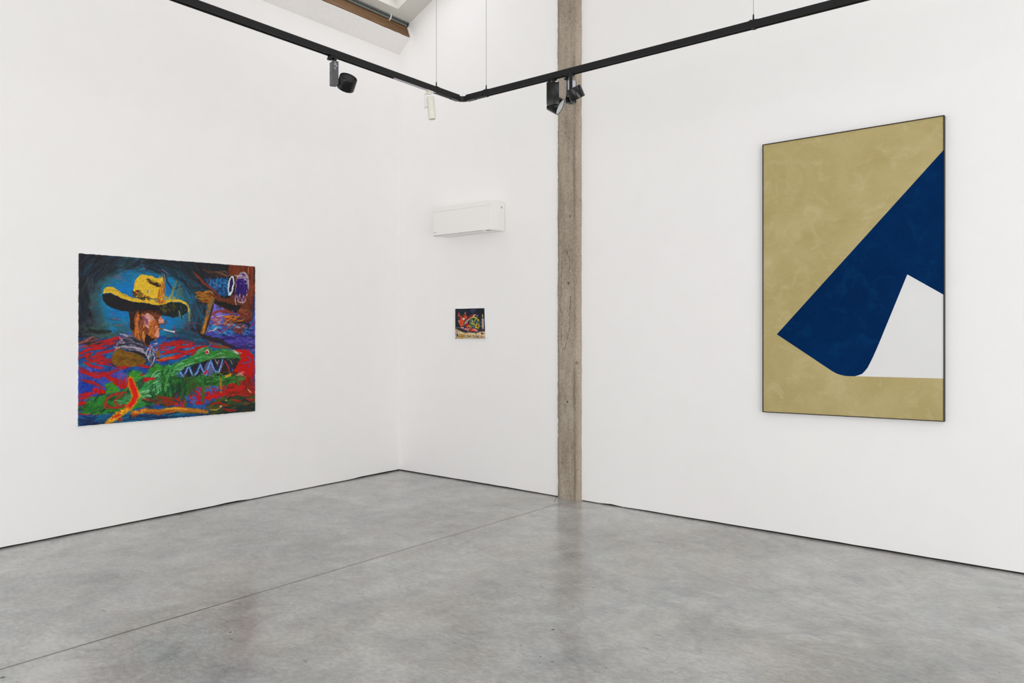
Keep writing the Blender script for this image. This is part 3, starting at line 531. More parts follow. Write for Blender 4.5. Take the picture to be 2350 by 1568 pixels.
def mat_concrete():
    M = Mat('raw_concrete', 0.85, 0.2); v = M.coords((1, 1, 0.25)); w = M.coords()
    a = M.noise(v, 9, 6, 0.7); b = M.noise(w, 55, 4, 0.75); c = M.noise(w, 1.1, 3)
    col = M.ramp(a, [(0.3, (132, 120, 106)), (0.5, (166, 154, 139)), (0.72, (190, 178, 163))])
    col = M.mix(M.math('MULTIPLY', M.ramp(c, [(0.4, GREY0), (0.65, GREY1)]), 0.35), col, (128, 112, 92))
    col = M.mix(0.30, col, M.ramp(b, [(0.36, (92, 82, 70)), (0.64, (196, 186, 172))]))
    at = M.n('ShaderNodeAttribute', attribute_name='wear_and_shade'); sp = M.n('ShaderNodeSeparateColor'); M.l(at.outputs['Color'], sp.inputs['Color'])
    col = M.mix(M.math('MULTIPLY', sp.outputs[1], 0.55), col, (104, 92, 76))
    col = M.mix(M.math('MULTIPLY', sp.outputs[2], 0.5), col, (186, 170, 150))
    col = M.mix(M.math('MULTIPLY', sp.outputs[0], 0.9), col, (58, 48, 38))
    M.color(col); M.bump(M.math('ADD', b, M.math('MULTIPLY', a, 0.5)), 0.5, 0.004); return M.m

def mat_wood():
    M = Mat('old_pine', 0.6, 0.3); v = M.coords((9, 0.6, 9)); f = M.noise(v, 4, 6, 0.65, 1.5)
    M.color(M.ramp(f, [(0.3, (84, 60, 38)), (0.55, (120, 90, 60)), (0.75, (144, 112, 78))])); M.bump(f, 0.2, 0.003); return M.m

def mat_paint(name, rough):
    M = Mat(name, rough, 0.22); at = M.n('ShaderNodeAttribute', attribute_name='pigment'); M.color(at.outputs['Color'])
    M.bump(M.noise(M.coords(), 420, 3), 0.08, 0.001); return M.m

def mat_field(name, lo, hi, brush, rough, amp=1.0):
    M = Mat(name, rough, 0.5); v = M.coords((1, 1, 1), (0, 0.5, 0)); w = M.coords((1, 1, 2.5), (0, -0.4, 0))
    a = M.noise(v, 2.5, 5, 0.6, 0.6); b = M.noise(w, 22, 5, 0.7, 0.5)
    col = M.ramp(a, [(0.3, lo), (0.7, hi)])
    c = M.noise(M.coords((1, 1, 1), (0, 0.8, 0)), 7, 5, 0.68, 1.0)
    col = M.mix(M.math('MULTIPLY', M.ramp(c, [(0.52, GREY0), (0.72, GREY1)]), 0.55 * amp), col, brush)
    M.color(M.mix(0.10 * amp, col, M.ramp(b, [(0.35, lo), (0.66, brush)])))
    M.rough(M.math('MULTIPLY_ADD', b, 0.2, rough - 0.1)); M.bump(b, 0.04, 0.001); return M.m

# ---- meshes
def link(name, me, mat, parent=None, mats=None, smooth=False, loc=None):
    o = bpy.data.objects.new(name, me); COL.objects.link(o)
    for m in (mats or [mat]): me.materials.append(m)
    if parent: o.parent = parent
    if loc: o.location = loc
    if smooth:
        for p in me.polygons: p.use_smooth = True
        try: me.set_sharp_from_angle(angle=math.radians(35))
        except Exception: pass
    return o

def from_bm(name, bm, mat, parent=None, smooth=False, loc=None):
    bmesh.ops.recalc_face_normals(bm, faces=bm.faces)
    me = bpy.data.meshes.new(name); bm.to_mesh(me); bm.free()
    return link(name, me, mat, parent, None, smooth, loc)

def add_box(bm, x0, x1, y0, y1, z0, z1, bevel=0.0, seg=2, edges='all'):
    vs = [bm.verts.new(p) for p in ((x0, y0, z0), (x1, y0, z0), (x1, y1, z0), (x0, y1, z0), (x0, y0, z1), (x1, y0, z1), (x1, y1, z1), (x0, y1, z1))]
    fs = [bm.faces.new([vs[i] for i in f]) for f in ((0, 3, 2, 1), (4, 5, 6, 7), (0, 1, 5, 4), (1, 2, 6, 5), (2, 3, 7, 6), (3, 0, 4, 7))]
    if bevel:
        es = {e for f in fs for e in f.edges}
        if edges == 'z': es = {e for e in es if abs((e.verts[0].co - e.verts[1].co).z) > 1e-6}
        bmesh.ops.bevel(bm, geom=list(es), offset=bevel, segments=seg, affect='EDGES', profile=0.5)

def box(name, dims, mat, parent=None, bevel=0.0, seg=2, edges='all'):
    bm = bmesh.new(); add_box(bm, *dims, bevel, seg, edges)
    return from_bm(name, bm, mat, parent, bevel > 0)

def frame_of(d):
    d = Vector(d).normalized(); a = Vector((0, 0, 1)) if abs(d.z) < 0.95 else Vector((1, 0, 0))
    u = d.cross(a).normalized(); return d, u, d.cross(u)

def add_lathe(bm, p0, d, prof, seg=40, cap=True):
    """prof: list of (distance along d, radius)"""
    d, u, v = frame_of(d); p0 = Vector(p0); rings = []
    for t, r in prof:
        rings.append([bm.verts.new(p0 + d * t + (u * math.cos(a) + v * math.sin(a)) * max(r, 1e-5)) for a in (2 * math.pi * i / seg for i in range(seg))])
    for A, B in zip(rings, rings[1:]):
        for i in range(seg): bm.faces.new((A[i], A[(i + 1) % seg], B[(i + 1) % seg], B[i]))
    if cap:
        for R, rev in ((rings[0], True), (rings[-1], False)):
            try: bm.faces.new(R[::-1] if rev else R)
            except ValueError: pass

def lathe(name, p0, d, prof, mat, parent=None, seg=40):
    bm = bmesh.new(); add_lathe(bm, p0, d, prof, seg); return from_bm(name, bm, mat, parent, True)

def add_sweep(bm, pts, sec, up=Vector((0, 0, 1)), cap=True):
    """sweep a closed section (list of (side, up)) along points"""
    pts = [Vector(p) for p in pts]; rings = []
    for i, p in enumerate(pts):
        a = pts[max(i - 1, 0)]; b = pts[min(i + 1, len(pts) - 1)]
        d = (b - a).normalized(); s = d.cross(up)
        if s.length < 1e-4: s = d.cross(Vector((1, 0, 0)))
        s.normalize(); w = s.cross(d)
        rings.append([bm.verts.new(p + s * x + w * y) for x, y in sec])
    n = len(sec)
    for A, B in zip(rings, rings[1:]):
        for i in range(n): bm.faces.new((A[i], A[(i + 1) % n], B[(i + 1) % n], B[i]))
    if cap:
        bm.faces.new(rings[0][::-1]); bm.faces.new(rings[-1])

def sweep(name, pts, sec, mat, parent=None, smooth=False):
    bm = bmesh.new(); add_sweep(bm, pts, sec); return from_bm(name, bm, mat, parent, smooth)

def circ(r, n=12): return [(r * math.cos(2 * math.pi * i / n), r * math.sin(2 * math.pi * i / n)) for i in range(n)]

def tag(o, label=None, cat=None, group=None, kind=None):
    for k, v in (('label', label), ('category', cat), ('group', group), ('kind', kind)):
        if v: o[k] = v
    return o

def thing(name, loc, label, cat, rz=0.0, group=None):
    o = bpy.data.objects.new(name, None); COL.objects.link(o); o.empty_display_size = 0.1
    o.location = loc; o.rotation_euler = (0, 0, rz); return tag(o, label, cat, group)

def structure(o): o['kind'] = 'structure'; return o

# ------------------------------------------------------------------ palette
FLOOR = [(127, 126, 125), (168, 168, 167), (203, 203, 202), (255, 247, 234), (230, 240, 246)]
FLOOR_ROUGH = 0.08
WALL = mat_wall(); CONC = mat_concrete(); FLOORM = mat_floor(); WOOD = mat_wood()
GAP = plain('shadow_gap', (24, 22, 20), 0.9)
LINING = plain('lining_paint', (236, 233, 230), 0.6, 0.25, var=0.01)
CEIL = plain('ceiling_board', (206, 204, 196), 0.7, 0.2, var=0.015, scale=3)
BLACK = plain('track_black', (28, 28, 29), 0.5, 0.22, var=0.03)
GLOSS = plain('lamp_black', (14, 14, 15), 0.22, 0.35, var=0.03)
BOXGREY = plain('driver_grey', (72, 72, 77), 0.4, 0.45, var=0.02)
DEEP = plain('deep_black', (10, 10, 10), 0.5)
LENS = plain('frosted_lens', (196, 200, 204), 0.15, 0.6, var=0.02)
CREAM = plain('cream_enamel', (222, 221, 208), 0.4, 0.4, var=0.02)
PALE = plain('pale_grey', (206, 205, 214), 0.3, 0.5, var=0.02)
STEEL = plain('steel_wire', (150, 150, 150), 0.35, 0.5, 0.8)
PVC = plain('grey_conduit', (108, 112, 108), 0.45, 0.4)
WHITE = plain('white_plastic', (240, 238, 236), 0.4, 0.35, var=0.0)
SLOT = plain('dark_slot', (40, 40, 42), 0.5)
MARK = plain('grey_mark', (150, 150, 150), 0.5)
LINEN = plain('primed_canvas', (238, 238, 240), 0.8, 0.2, var=0.02, scale=200)
FRAME = plain('dark_frame', (26, 15, 10), 0.45, 0.25, var=0.08)
GLASS = Mat('skylight_glass', 0.05, 0.5, col=(225, 232, 235)); GLASS.b.inputs['Transmission Weight'].default_value = 1.0; GLASS = GLASS.m

GLOWPANE = Mat('glowing_pane', 0.1, 0.5, col=(200, 208, 212)); GLOWPANE.b.inputs['Emission Color'].default_value = (0.95, 0.98, 1.0, 1.0); GLOWPANE.b.inputs['Emission Strength'].default_value = 1.0; GLOWPANE = GLOWPANE.m  # emissive pane for the added windows, with solid wall behind it

# ------------------------------------------------------------------ room
RD = Vector((0.99997, -0.0072, 0)); RN = Vector((-0.0072, -0.99997, 0))        # right wall: along, into the room
LD = Vector((0.0248, -0.99969, 0)); LN = Vector((0.99969, 0.0248, 0))          # left wall: along (towards us), into the room
RZ_R = math.atan2(RD.y, RD.x); RZ_L = math.atan2(-LD.y, -LD.x)

def R(s, off, z): return RD * s + RN * off + Vector((0, 0, z))
def L(s, off, z): return LD * s + LN * off + Vector((0, 0, z))

TAN = 0.4325; CX, CZ = 0.1666, 4.9819; RIDGE = 5.77; EAST = 11.5; DEPTH = 12.0
def roof(x): return CZ + (min(x, 2 * RIDGE - x) - CX) * TAN
TH = 0.16

bm = bmesh.new(); add_box(bm, -0.4, EAST + 0.3, -DEPTH - 0.3, 0.4, -0.2, 0.0)
structure(from_bm('floor', bm, FLOORM))

def wall_panel(name, at, length, top, start=0.0):
    """plastered panel whose ragged foot stops just above the floor; top is a function of the distance"""
    rn = random.Random(hash(name) % 1000 if False else len(name) * 7 + 3)
    n = int(length / 0.12); S_ = [start + (length - start) * i / n for i in range(n + 1)]
    gap = []; g = 0.013
    for i in range(n + 1):
        if rn.random() < 0.12: g = rn.choice((0.009, 0.011, 0.013, 0.016, 0.012))
        gap.append(g + rn.uniform(-0.0012, 0.0012))
    bm = bmesh.new(); f0 = [bm.verts.new(at(s, 0, g)) for s, g in zip(S_, gap)]; f1 = [bm.verts.new(at(s, 0, top(s))) for s in S_]
    b0 = [bm.verts.new(at(s, -TH, g)) for s, g in zip(S_, gap)]; b1 = [bm.verts.new(at(s, -TH, top(s))) for s in S_]
    for i in range(n):
        for a, b in ((f0, f1), (f1, b1), (b1, b0), (b0, f0)): bm.faces.new((a[i], a[i + 1], b[i + 1], b[i]))
    for i in (0, n): bm.faces.new((f0[i], f1[i], b1[i], b0[i]))
    return structure(from_bm(name, bm, WALL))

wall_panel('wall_left', L, DEPTH, lambda s: 4.664, start=-0.3)
wall_panel('wall_right', R, EAST, lambda s: roof(s) + 0.12 if s > 0.17 else 4.98, start=-0.02)
for nm, at, ln in (('gap_shade_left', L, DEPTH), ('gap_shade_right', R, EAST)):
    bm = bmesh.new(); q = [bm.verts.new(at(s, o, z)) for z in (0.0, 0.03) for s, o in ((0, -0.02), (ln, -0.02), (ln, -0.12), (0, -0.12))]
    for f in ((0, 1, 2, 3), (4, 5, 6, 7), (0, 1, 5, 4), (1, 2, 6, 5), (2, 3, 7, 6), (3, 0, 4, 7)): bm.faces.new([q[i] for i in f])
    structure(from_bm(nm, bm, GAP))  # near-black strip that paints the shade inside the wall-foot gap

def gable(name, y, th):
    bm = bmesh.new(); P = [(-0.2, 0), (EAST + .2, 0), (EAST + .2, roof(EAST + .2) + .1), (RIDGE, roof(RIDGE) + .12), (0.15, roof(.15) + .1), (-0.2, 4.9)]
    a = [bm.verts.new((x, y, z)) for x, z in P]; b = [bm.verts.new((x, y - th, z)) for x, z in P]
    bm.faces.new(a); bm.faces.new(b)
    for i in range(len(P)): bm.faces.new((a[i], a[(i + 1) % len(P)], b[(i + 1) % len(P)], b[i]))
    return structure(from_bm(name, bm, WALL))
gable('wall_rear', -DEPTH, 0.15)
structure(box('wall_east', (EAST, EAST + 0.15, -DEPTH - 0.1, 0.1, 0.0, roof(EAST) + 0.1), WALL))

# sloped roof planes; only the corner skylight is seen, the rest are assumed
ct = 1 / math.hypot(1, TAN); st = TAN * ct
SKY = []      # (name, side, x0, x1, y0, y1) openings measured in plan
def roof_plane(name, side, x0, x1, holes):
    """grid of slab pieces around rectangular holes, with reveals 0.22 deep"""
    def P(x, y, n=0.0):
        X = x if side > 0 else 2 * RIDGE - x
        p = Vector((X, y, CZ + (x - CX) * TAN)); return p + Vector((-st * side, 0, ct)) * n
    xs = sorted({x0, x1, *[v for h in holes for v in h[:2]]}); ys = sorted({-DEPTH - .1, 0.06, *[v for h in holes for v in h[2:]]})
    bm = bmesh.new(); vert = {}
    def V(x, y, n):
        k = (round(x, 4), round(y, 4), n)
        if k not in vert: vert[k] = bm.verts.new(P(x, y, n))
        return vert[k]
    inhole = lambda x, y: any(h[0] < x < h[1] and h[2] < y < h[3] for h in holes)
    cells = {(i, j): not inhole((xs[i] + xs[i + 1]) / 2, (ys[j] + ys[j + 1]) / 2) for i in range(len(xs) - 1) for j in range(len(ys) - 1)}
    T = 0.22
    for (i, j), solid in cells.items():
        if not solid: continue
        a, b, c, d = xs[i], xs[i + 1], ys[j], ys[j + 1]
        bm.faces.new((V(a, c, 0), V(a, d, 0), V(b, d, 0), V(b, c, 0))); bm.faces.new((V(a, c, T), V(b, c, T), V(b, d, T), V(a, d, T)))
        for di, dj, e in ((-1, 0, ((a, c), (a, d))), (1, 0, ((b, c), (b, d))), (0, -1, ((a, c), (b, c))), (0, 1, ((a, d), (b, d)))):
            if not cells.get((i + di, j + dj), False):
                (p, q), (r, s) = e; bm.faces.new((V(p, q, 0), V(r, s, 0), V(r, s, T), V(p, q, T)))
    o = structure(from_bm(name, bm, CEIL)); return P

holesL = [(0.262, 1.30, -1.62, -0.268), (0.262, 1.30, -5.2, -3.8), (0.262, 1.30, -9.2, -7.8), (3.2, 4.9, -3.9, -1.4), (3.2, 4.9, -7.4, -4.9), (3.2, 4.9, -11.0, -8.5)]
holesR = [(1.6, 4.4, -3.9, -1.4), (1.6, 4.4, -7.4, -4.9), (1.6, 4.4, -11.0, -8.5)]
PL = roof_plane('ceiling', 1, 0.115, RIDGE, holesL)
PR = roof_plane('ceiling_slope', -1, 2 * RIDGE - EAST - 0.1, RIDGE, holesR)
wn = 0
def skylight(P, side, h, power, colour):
    """glazed roof light: timber frame, pane, and the daylight that falls through it"""
    global wn; wn += 1
    x0, x1, y0, y1 = h; fr = bmesh.new(); w = 0.06
    for a, b, c, d in ((x0, x0 + w, y0, y1), (x1 - w, x1, y0, y1), (x0, x1, y0, y0 + w), (x0, x1, y1 - w, y1)):
        q = [fr.verts.new(P(x, y, n)) for n in (0.16, 0.22) for x, y in ((a, c), (b, c), (b, d), (a, d))]
        for f in ((0, 1, 2, 3), (4, 5, 6, 7), (0, 1, 5, 4), (1, 2, 6, 5), (2, 3, 7, 6), (3, 0, 4, 7)): fr.faces.new([q[i] for i in f])
    f = structure(from_bm('window_%d' % wn, fr, WHITE))
    g = bmesh.new(); q = [g.verts.new(P(x, y, n)) for n in (0.185, 0.195) for x, y in ((x0 + w, y0 + w), (x1 - w, y0 + w), (x1 - w, y1 - w), (x0 + w, y1 - w))]
    for k in ((0, 1, 2, 3), (4, 5, 6, 7), (0, 1, 5, 4), (1, 2, 6, 5), (2, 3, 7, 6), (3, 0, 4, 7)): g.faces.new([q[i] for i in k])
    from_bm('pane', g, GLASS, f)
    if power:
        la = bpy.data.lights.new('daylight', 'AREA'); la.shape = 'RECTANGLE'; la.energy = power; la.color = colour
        la.size = (x1 - x0 - 2 * w) / ct; la.size_y = y1 - y0 - 2 * w
        o = bpy.data.objects.new('skylight_daylight', la); COL.objects.link(o)
        X = Vector((ct, 0, st * side)) if side > 0 else Vector((ct, 0, -st)); Z = Vector((-st * side, 0, ct)); Y = Z.cross(X)
        m = Matrix((X, Y, Z)).transposed().to_4x4(); m.translation = P((x0 + x1) / 2, (y0 + y1) / 2, 0.15); o.matrix_world = m
for i, h in enumerate(holesL): skylight(PL, 1, h, LIGHT['corner'] if i == 0 else LIGHT['left_low'] if i < 3 else LIGHT['left_high'], DAY)
for h in holesR: skylight(PR, -1, h, LIGHT['right'], DAY)

# added, unseen windows in side and rear walls, placed to light the room evenly
def added_window(name, o, ux, w, h, z0, nrm, power):
    f = bmesh.new()
    def bx(a, b, c, d, t0=0.0, t1=0.05):
        q = [f.verts.new(o + ux * u + Vector((0, 0, z)) + nrm * t) for t in (t0, t1) for u, z in ((a, c), (b, c), (b, d), (a, d))]
        for k in ((0, 1, 2, 3), (4, 5, 6, 7), (0, 1, 5, 4), (1, 2, 6, 5), (2, 3, 7, 6), (3, 0, 4, 7)): f.faces.new([q[i] for i in k])
    for a, b, c, d in ((0, .08, z0, z0 + h), (w - .08, w, z0, z0 + h), (.08, w - .08, z0, z0 + .08), (.08, w - .08, z0 + h - .08, z0 + h), (w / 2 - .03, w / 2 + .03, z0 + .08, z0 + h - .08)): bx(a, b, c, d)
    fo = structure(from_bm(name, f, WHITE))
    g = bmesh.new(); q = [g.verts.new(o + ux * u + Vector((0, 0, z)) + nrm * t) for t in (0.015, 0.025) for u, z in ((.08, z0 + .08), (w - .08, z0 + .08), (w - .08, z0 + h - .08), (.08, z0 + h - .08))]
    for k in ((0, 1, 2, 3), (4, 5, 6, 7), (0, 1, 5, 4), (1, 2, 6, 5), (2, 3, 7, 6), (3, 0, 4, 7)): g.faces.new([q[i] for i in k])
    from_bm('pane', g, GLOWPANE, fo)
    la = bpy.data.lights.new('daylight', 'AREA'); la.shape = 'RECTANGLE'; la.size = w - .2; la.size_y = h - .2; la.energy = power; la.color = DAY
    ob = bpy.data.objects.new('window_daylight', la); COL.objects.link(ob)
    Z = -nrm; X = ux; Y = Z.cross(X); m = Matrix((X, Y, Z)).transposed().to_4x4(); m.translation = o + ux * w / 2 + Vector((0, 0, z0 + h / 2)) + nrm * 0.06; ob.matrix_world = m
wn += 1; added_window('window_%d' % wn, Vector((EAST, -10.6, 0)), Vector((0, 1, 0)), 7.0, 2.7, 0.02, Vector((-1, 0, 0)), LIGHT['side'])
wn += 1; added_window('window_%d' % wn, Vector((9.4, -DEPTH, 0)), Vector((-1, 0, 0)), 7.6, 2.8, 0.02, Vector((0, 1, 0)), LIGHT['rear'])

# eave lining between wall head and purlin
bm = bmesh.new()
for s in (-0.02, DEPTH):
    for o, z in ((-0.03, 4.652), (0.1834, 4.8204), (0.150, 4.866), (-0.075, 4.70)): bm.verts.new(L(s, o, z))
bm.verts.ensure_lookup_table(); q = bm.verts
for f in ((0, 1, 2, 3), (4, 5, 6, 7), (0, 1, 5, 4), (1, 2, 6, 5), (2, 3, 7, 6), (3, 0, 4, 7)): bm.faces.new([q[i] for i in f])
structure(from_bm('trim_1', bm, LINING))
bm = bmesh.new()      # plaster fillet where the purlin meets the gable wall
for s in (-0.01, 0.028):
    for o, z in ((0.192, 4.818), (0.140, 4.948), (0.06, 4.92), (0.11, 4.79)): bm.verts.new(L(s, o, z))
bm.verts.ensure_lookup_table(); q = bm.verts
for f in ((0, 1, 2, 3), (4, 5, 6, 7), (0, 1, 5, 4), (1, 2, 6, 5), (2, 3, 7, 6), (3, 0, 4, 7)): bm.faces.new([q[i] for i in f])
structure(from_bm('trim_2', bm, LINING))

# purlin and conduits
bm = bmesh.new(); ns = 60; rn = random.Random(5); rings = []
for i in range(ns + 1):
    s = 0.03 + (DEPTH - 0.1) * (i / ns) ** 1.6; j = lambda: rn.uniform(-0.0006, 0.0006)
    rings.append([bm.verts.new(L(s, o + j(), z + j())) for o, z in ((0.1860, 4.8170), (0.1300, 4.9590), (0.035, 4.917), (0.089, 4.779))])
for A, B in zip(rings, rings[1:]):
    for i in range(4): bm.faces.new((A[i], A[(i + 1) % 4], B[(i + 1) % 4], B[i]))
bm.faces.new(rings[0]); bm.faces.new(rings[-1])
tag(from_bm('roof_beam', bm, WOOD), 'brown timber roof beam along the sloped ceiling above the left wall', 'beam')
for r_, o, z, lab, mt in ((0.0120, 0.1510, 4.9420, 'lighter grey conduit pipe fixed along the brown timber roof beam, the lower of two', PVC), (0.0105, 0.1610, 4.9640, 'darker grey conduit pipe tucked between the lower pipe and the ceiling', plain('dark_conduit', (74, 78, 76), 0.5))):
    t = thing('conduit_pipe', L(0.03, o, z), lab, 'pipe', RZ_L, 'conduit pipes along the roof beam')
    sweep('pipe', [(0, 0, 0), (-9.7, 0, 0)], circ(r_, 16), mt, t, True)
    lathe('end_cap', (0.004, 0, 0), (-1, 0, 0), [(0, r_ * .7), (0.002, r_ * 1.12), (0.018, r_ * 1.12), (0.02, r_ * .9)], DEEP, t, 20)
    if r_ > 0.011:
        for s in (0.27, 1.5, 2.9, 4.3):
            bm = bmesh.new(); a = [math.radians(v) for v in range(0, 375, 15)]
            # one saddle strap round both pipes
            add_sweep(bm, [(-s, -.005 + .0165 * math.sin(x) - .006 * math.cos(x), .0115 + .0275 * math.cos(x)) for x in a], [(-.009, -.003), (.009, -.003), (.009, .003), (-.009, .003)], Vector((1, 0, 0)))
            from_bm('clip', bm, WHITE, t)

# ------------------------------------------------------------------ concrete pillar set in the right wall
def build_pillar():
    sec = [(2.1885, 0.06), (2.1885, 0.006), (2.193, -0.012), (2.236, -0.042), (2.415, -0.052), (2.428, -0.049), (2.452, -0.014), (2.457, 0.004), (2.457, 0.06)]
    # resample the section finely
    pts = []
    for (a, b), (c, d) in zip(sec, sec[1:]):
        n = max(1, int(math.hypot(c - a, d - b) / 0.0032)); pts += [(a + (c - a) * i / n, b + (d - b) * i / n) for i in range(n)]
    pts.append(sec[-1]); pts = np.array(pts); m = len(pts)
    zt = roof(2.35) - 0.03; nz = int(zt / 0.0036); z = np.linspace(0, zt, nz)
    rng = np.random.default_rng(3)
    def n2(cu, cv, seed):
        cu *= 1.4; cv *= 1.5
        g = np.random.default_rng(seed).random((int(nz / cv) + 3, int(m / cu) + 3)) * 2 - 1
        y = np.arange(nz) / cv; x = np.arange(m) / cu; yi, xi = y.astype(int), x.astype(int); fy, fx = y - yi, x - xi
        fy = fy * fy * (3 - 2 * fy); fx = fx * fx * (3 - 2 * fx)
        a, b, c, d = g[yi][:, xi], g[yi][:, xi + 1], g[yi + 1][:, xi], g[yi + 1][:, xi + 1]
        t = a + (b - a) * fx; u = c + (d - c) * fx; return t + (u - t) * fy[:, None]
    Xs = np.repeat(pts[None, :, 0], nz, 0); Ys = np.repeat(pts[None, :, 1], nz, 0); Z = np.repeat(z[:, None], m, 1)
    left = np.clip((2.225 - Xs) / 0.035, 0, 1); right = np.clip((Xs - 2.425) / 0.03, 0, 1)
    chip = n2(6, 9, 1) * 0.5 + n2(3, 4, 2) * 0.5
    Xs = Xs + left * (0.0045 * chip + 0.006 * np.clip(n2(40, 26, 9) - .35, 0, 1)) + right * 0.0025 * n2(8, 20, 3)
    Ys = Ys + 0.0022 * n2(5, 6, 4) + 0.003 * n2(14, 40, 5)
    crack = np.zeros(Xs.shape)
    lines = [[(2.225, 2.413), (2.272, 2.347), (2.279, 2.312), (2.263, 2.228), (2.263, 2.119), (2.25, 2.096), (2.263, 2.041), (2.249, 1.941), (2.258, 1.91), (2.237, 1.809), (2.249, 1.755), (2.277, 1.7), (2.275, 1.646), (2.249, 1.607), (2.258, 1.436), (2.266, 1.374), (2.262, 1.2)],
             [(2.279, 2.312), (2.32, 2.301), (2.339, 2.254), (2.355, 2.207), (2.348, 2.115)], [(2.371, 1.891), (2.357, 1.837), (2.36, 1.76), (2.349, 1.714), (2.355, 1.668), (2.345, 1.637), (2.364, 1.599), (2.334, 1.529), (2.317, 1.452), (2.301, 1.406), (2.266, 1.382)], [(2.296, 2.094), (2.317, 2.112)]]
    wx = 0.007 * n2(7, 7, 6) + 0.003 * n2(2, 2.5, 16)
    for ln in lines:
        for (a, b), (c, d) in zip(ln, ln[1:]):
            dx, dz = c - a, d - b; q = np.clip(((Xs + wx - a) * dx + (Z - b) * dz) / (dx * dx + dz * dz), 0, 1)
            dist = np.hypot(Xs + wx - a - q * dx, Z - b - q * dz); crack = np.maximum(crack, np.clip(1.15 - dist / (0.0030 + 0.0016 * n2(6, 14, 33)), 0, 1) * np.clip(.85 + .5 * n2(5, 9, 34), .5, 1))
    for hx, hz, r in ((2.338, 2.003, .012), (2.3285, .907, .010), (2.4284, 1.27, .013), (2.30, 3.4, .006), (2.36, 2.62, .008), (2.41, .9, .006)):
        crack = np.maximum(crack, np.clip(1.6 - np.hypot(Xs - hx, (Z - hz) * .8) / (r * .75), 0, 1) * (0.6 if hx > 2.42 else 1))
    pock = np.clip(n2(1.6, 1.8, 12) - .72, 0, 1) * 3 * np.clip(0.25 + right + left, 0, 1); crack = np.maximum(crack, np.clip(pock, 0, .6))
    Ys = Ys + 0.004 * crack
    dark = np.clip(1.0 * np.exp(-((Xs - 2.411 - .005 * n2(60, 60, 21)) / 0.011) ** 2) * np.clip(.7 + n2(60, 50, 7), 0, 1) + np.clip(n2(18, 90, 8) * .8 - .1, 0, 1) * .7 * np.clip((2.4 - Z) / 2, 0, 1) + .5 * left * np.clip(n2(60, 140, 15) + .3, 0, 1), 0, 1)  # dark streaks and edge band, plus shade painted on the left chamfer
    pale = np.clip(right * 1.1 + np.clip(n2(9, 60, 10) - .4, 0, 1) * 1.2 + np.clip(n2(2, 3, 11) - .75, 0, 1) * 2.5, 0, 1) * (1 - dark * .5)  # pale streaks and specks, plus light painted on the right chamfer
    co = np.stack([Xs * RD.x - Ys * RN.x, Xs * RD.y - Ys * RN.y, Z], -1).reshape(-1, 3)
    i = np.arange((nz - 1) * m).reshape(nz - 1, m)[:, :-1].ravel()
    quads = np.c_[i, i + 1, i + 1 + m, i + m]
    top = [list(range((nz - 1) * m, nz * m))]
    me = bpy.data.meshes.new('concrete_pillar'); me.from_pydata(co.tolist(), [], quads.tolist() + top + [list(range(m))[::-1]])
    at = me.color_attributes.new('wear_and_shade', 'FLOAT_COLOR', 'POINT')
    at.data.foreach_set('color', np.c_[crack.ravel(), dark.ravel(), pale.ravel(), np.ones(crack.size)].astype(np.float32).ravel())
    o = link('concrete_pillar', me, CONC, smooth=True)
    tag(o, 'rough grey-brown concrete pillar with cracks, set into the white wall beside the wall-mounted air conditioner', 'pillar')
build_pillar()

# ------------------------------------------------------------------ paintings
def painted_skin(name, P, quad, parent, mat, thick, rag):
    """quad: local x,z of TL,TR,BR,BL; front skin at y=-thick with real paint relief and a ragged rim"""
    W, H = P.W, P.H; u, v = np.meshgrid(np.linspace(0, 1, W), np.linspace(0, 1, H))
    tl, tr, br, bl = [np.array(q) for q in quad]
    p = ((1 - u) * (1 - v))[..., None] * tl + (u * (1 - v))[..., None] * tr + (u * v)[..., None] * br + ((1 - u) * v)[..., None] * bl
    edge = np.minimum(np.minimum(u, 1 - u) * W, np.minimum(v, 1 - v) * H)
    rim = np.clip(1 - edge / 6, 0, 1)
    r1 = P.noise(9) + .6 * P.noise(3); r2 = P.noise(9) + .6 * P.noise(3)
    p[..., 0] += rag * rim * r1 * np.where((u < .02) | (u > .98), 1, .3); p[..., 1] += rag * rim * r2 * np.where((v < .02) | (v > .98), 1, .3)
    h = P.hgt; y = -(thick + 0.0013 * np.clip(h, -1, 2) - 0.004 * np.clip(1 - edge / 1.5, 0, 1))
    co = np.stack([p[..., 0], y, p[..., 1]], -1).reshape(-1, 3).astype(np.float32)
    i = np.arange((H - 1) * W).reshape(H - 1, W)[:, :-1].ravel(); f = np.c_[i, i + W, i + W + 1, i + 1].astype(np.int32)
    me = bpy.data.meshes.new(name); me.vertices.add(len(co)); me.vertices.foreach_set('co', co.ravel())
    me.loops.add(f.size); me.loops.foreach_set('vertex_index', f.ravel())
    me.polygons.add(len(f)); me.polygons.foreach_set('loop_start', np.arange(0, f.size, 4, dtype=np.int32))
    me.update(calc_edges=True)
    lin = np.clip(P.col, 0, 1).reshape(-1, 3); lin = np.where(lin <= .04045, lin / 12.92, ((lin + .055) / 1.055) ** 2.4)
    at = me.color_attributes.new('pigment', 'FLOAT_COLOR', 'POINT'); at.data.foreach_set('color', np.c_[lin, np.ones(len(lin))].astype(np.float32).ravel())
    me.polygons.foreach_set('use_smooth', np.ones(len(f), bool))
    return link(name, me, mat, parent)

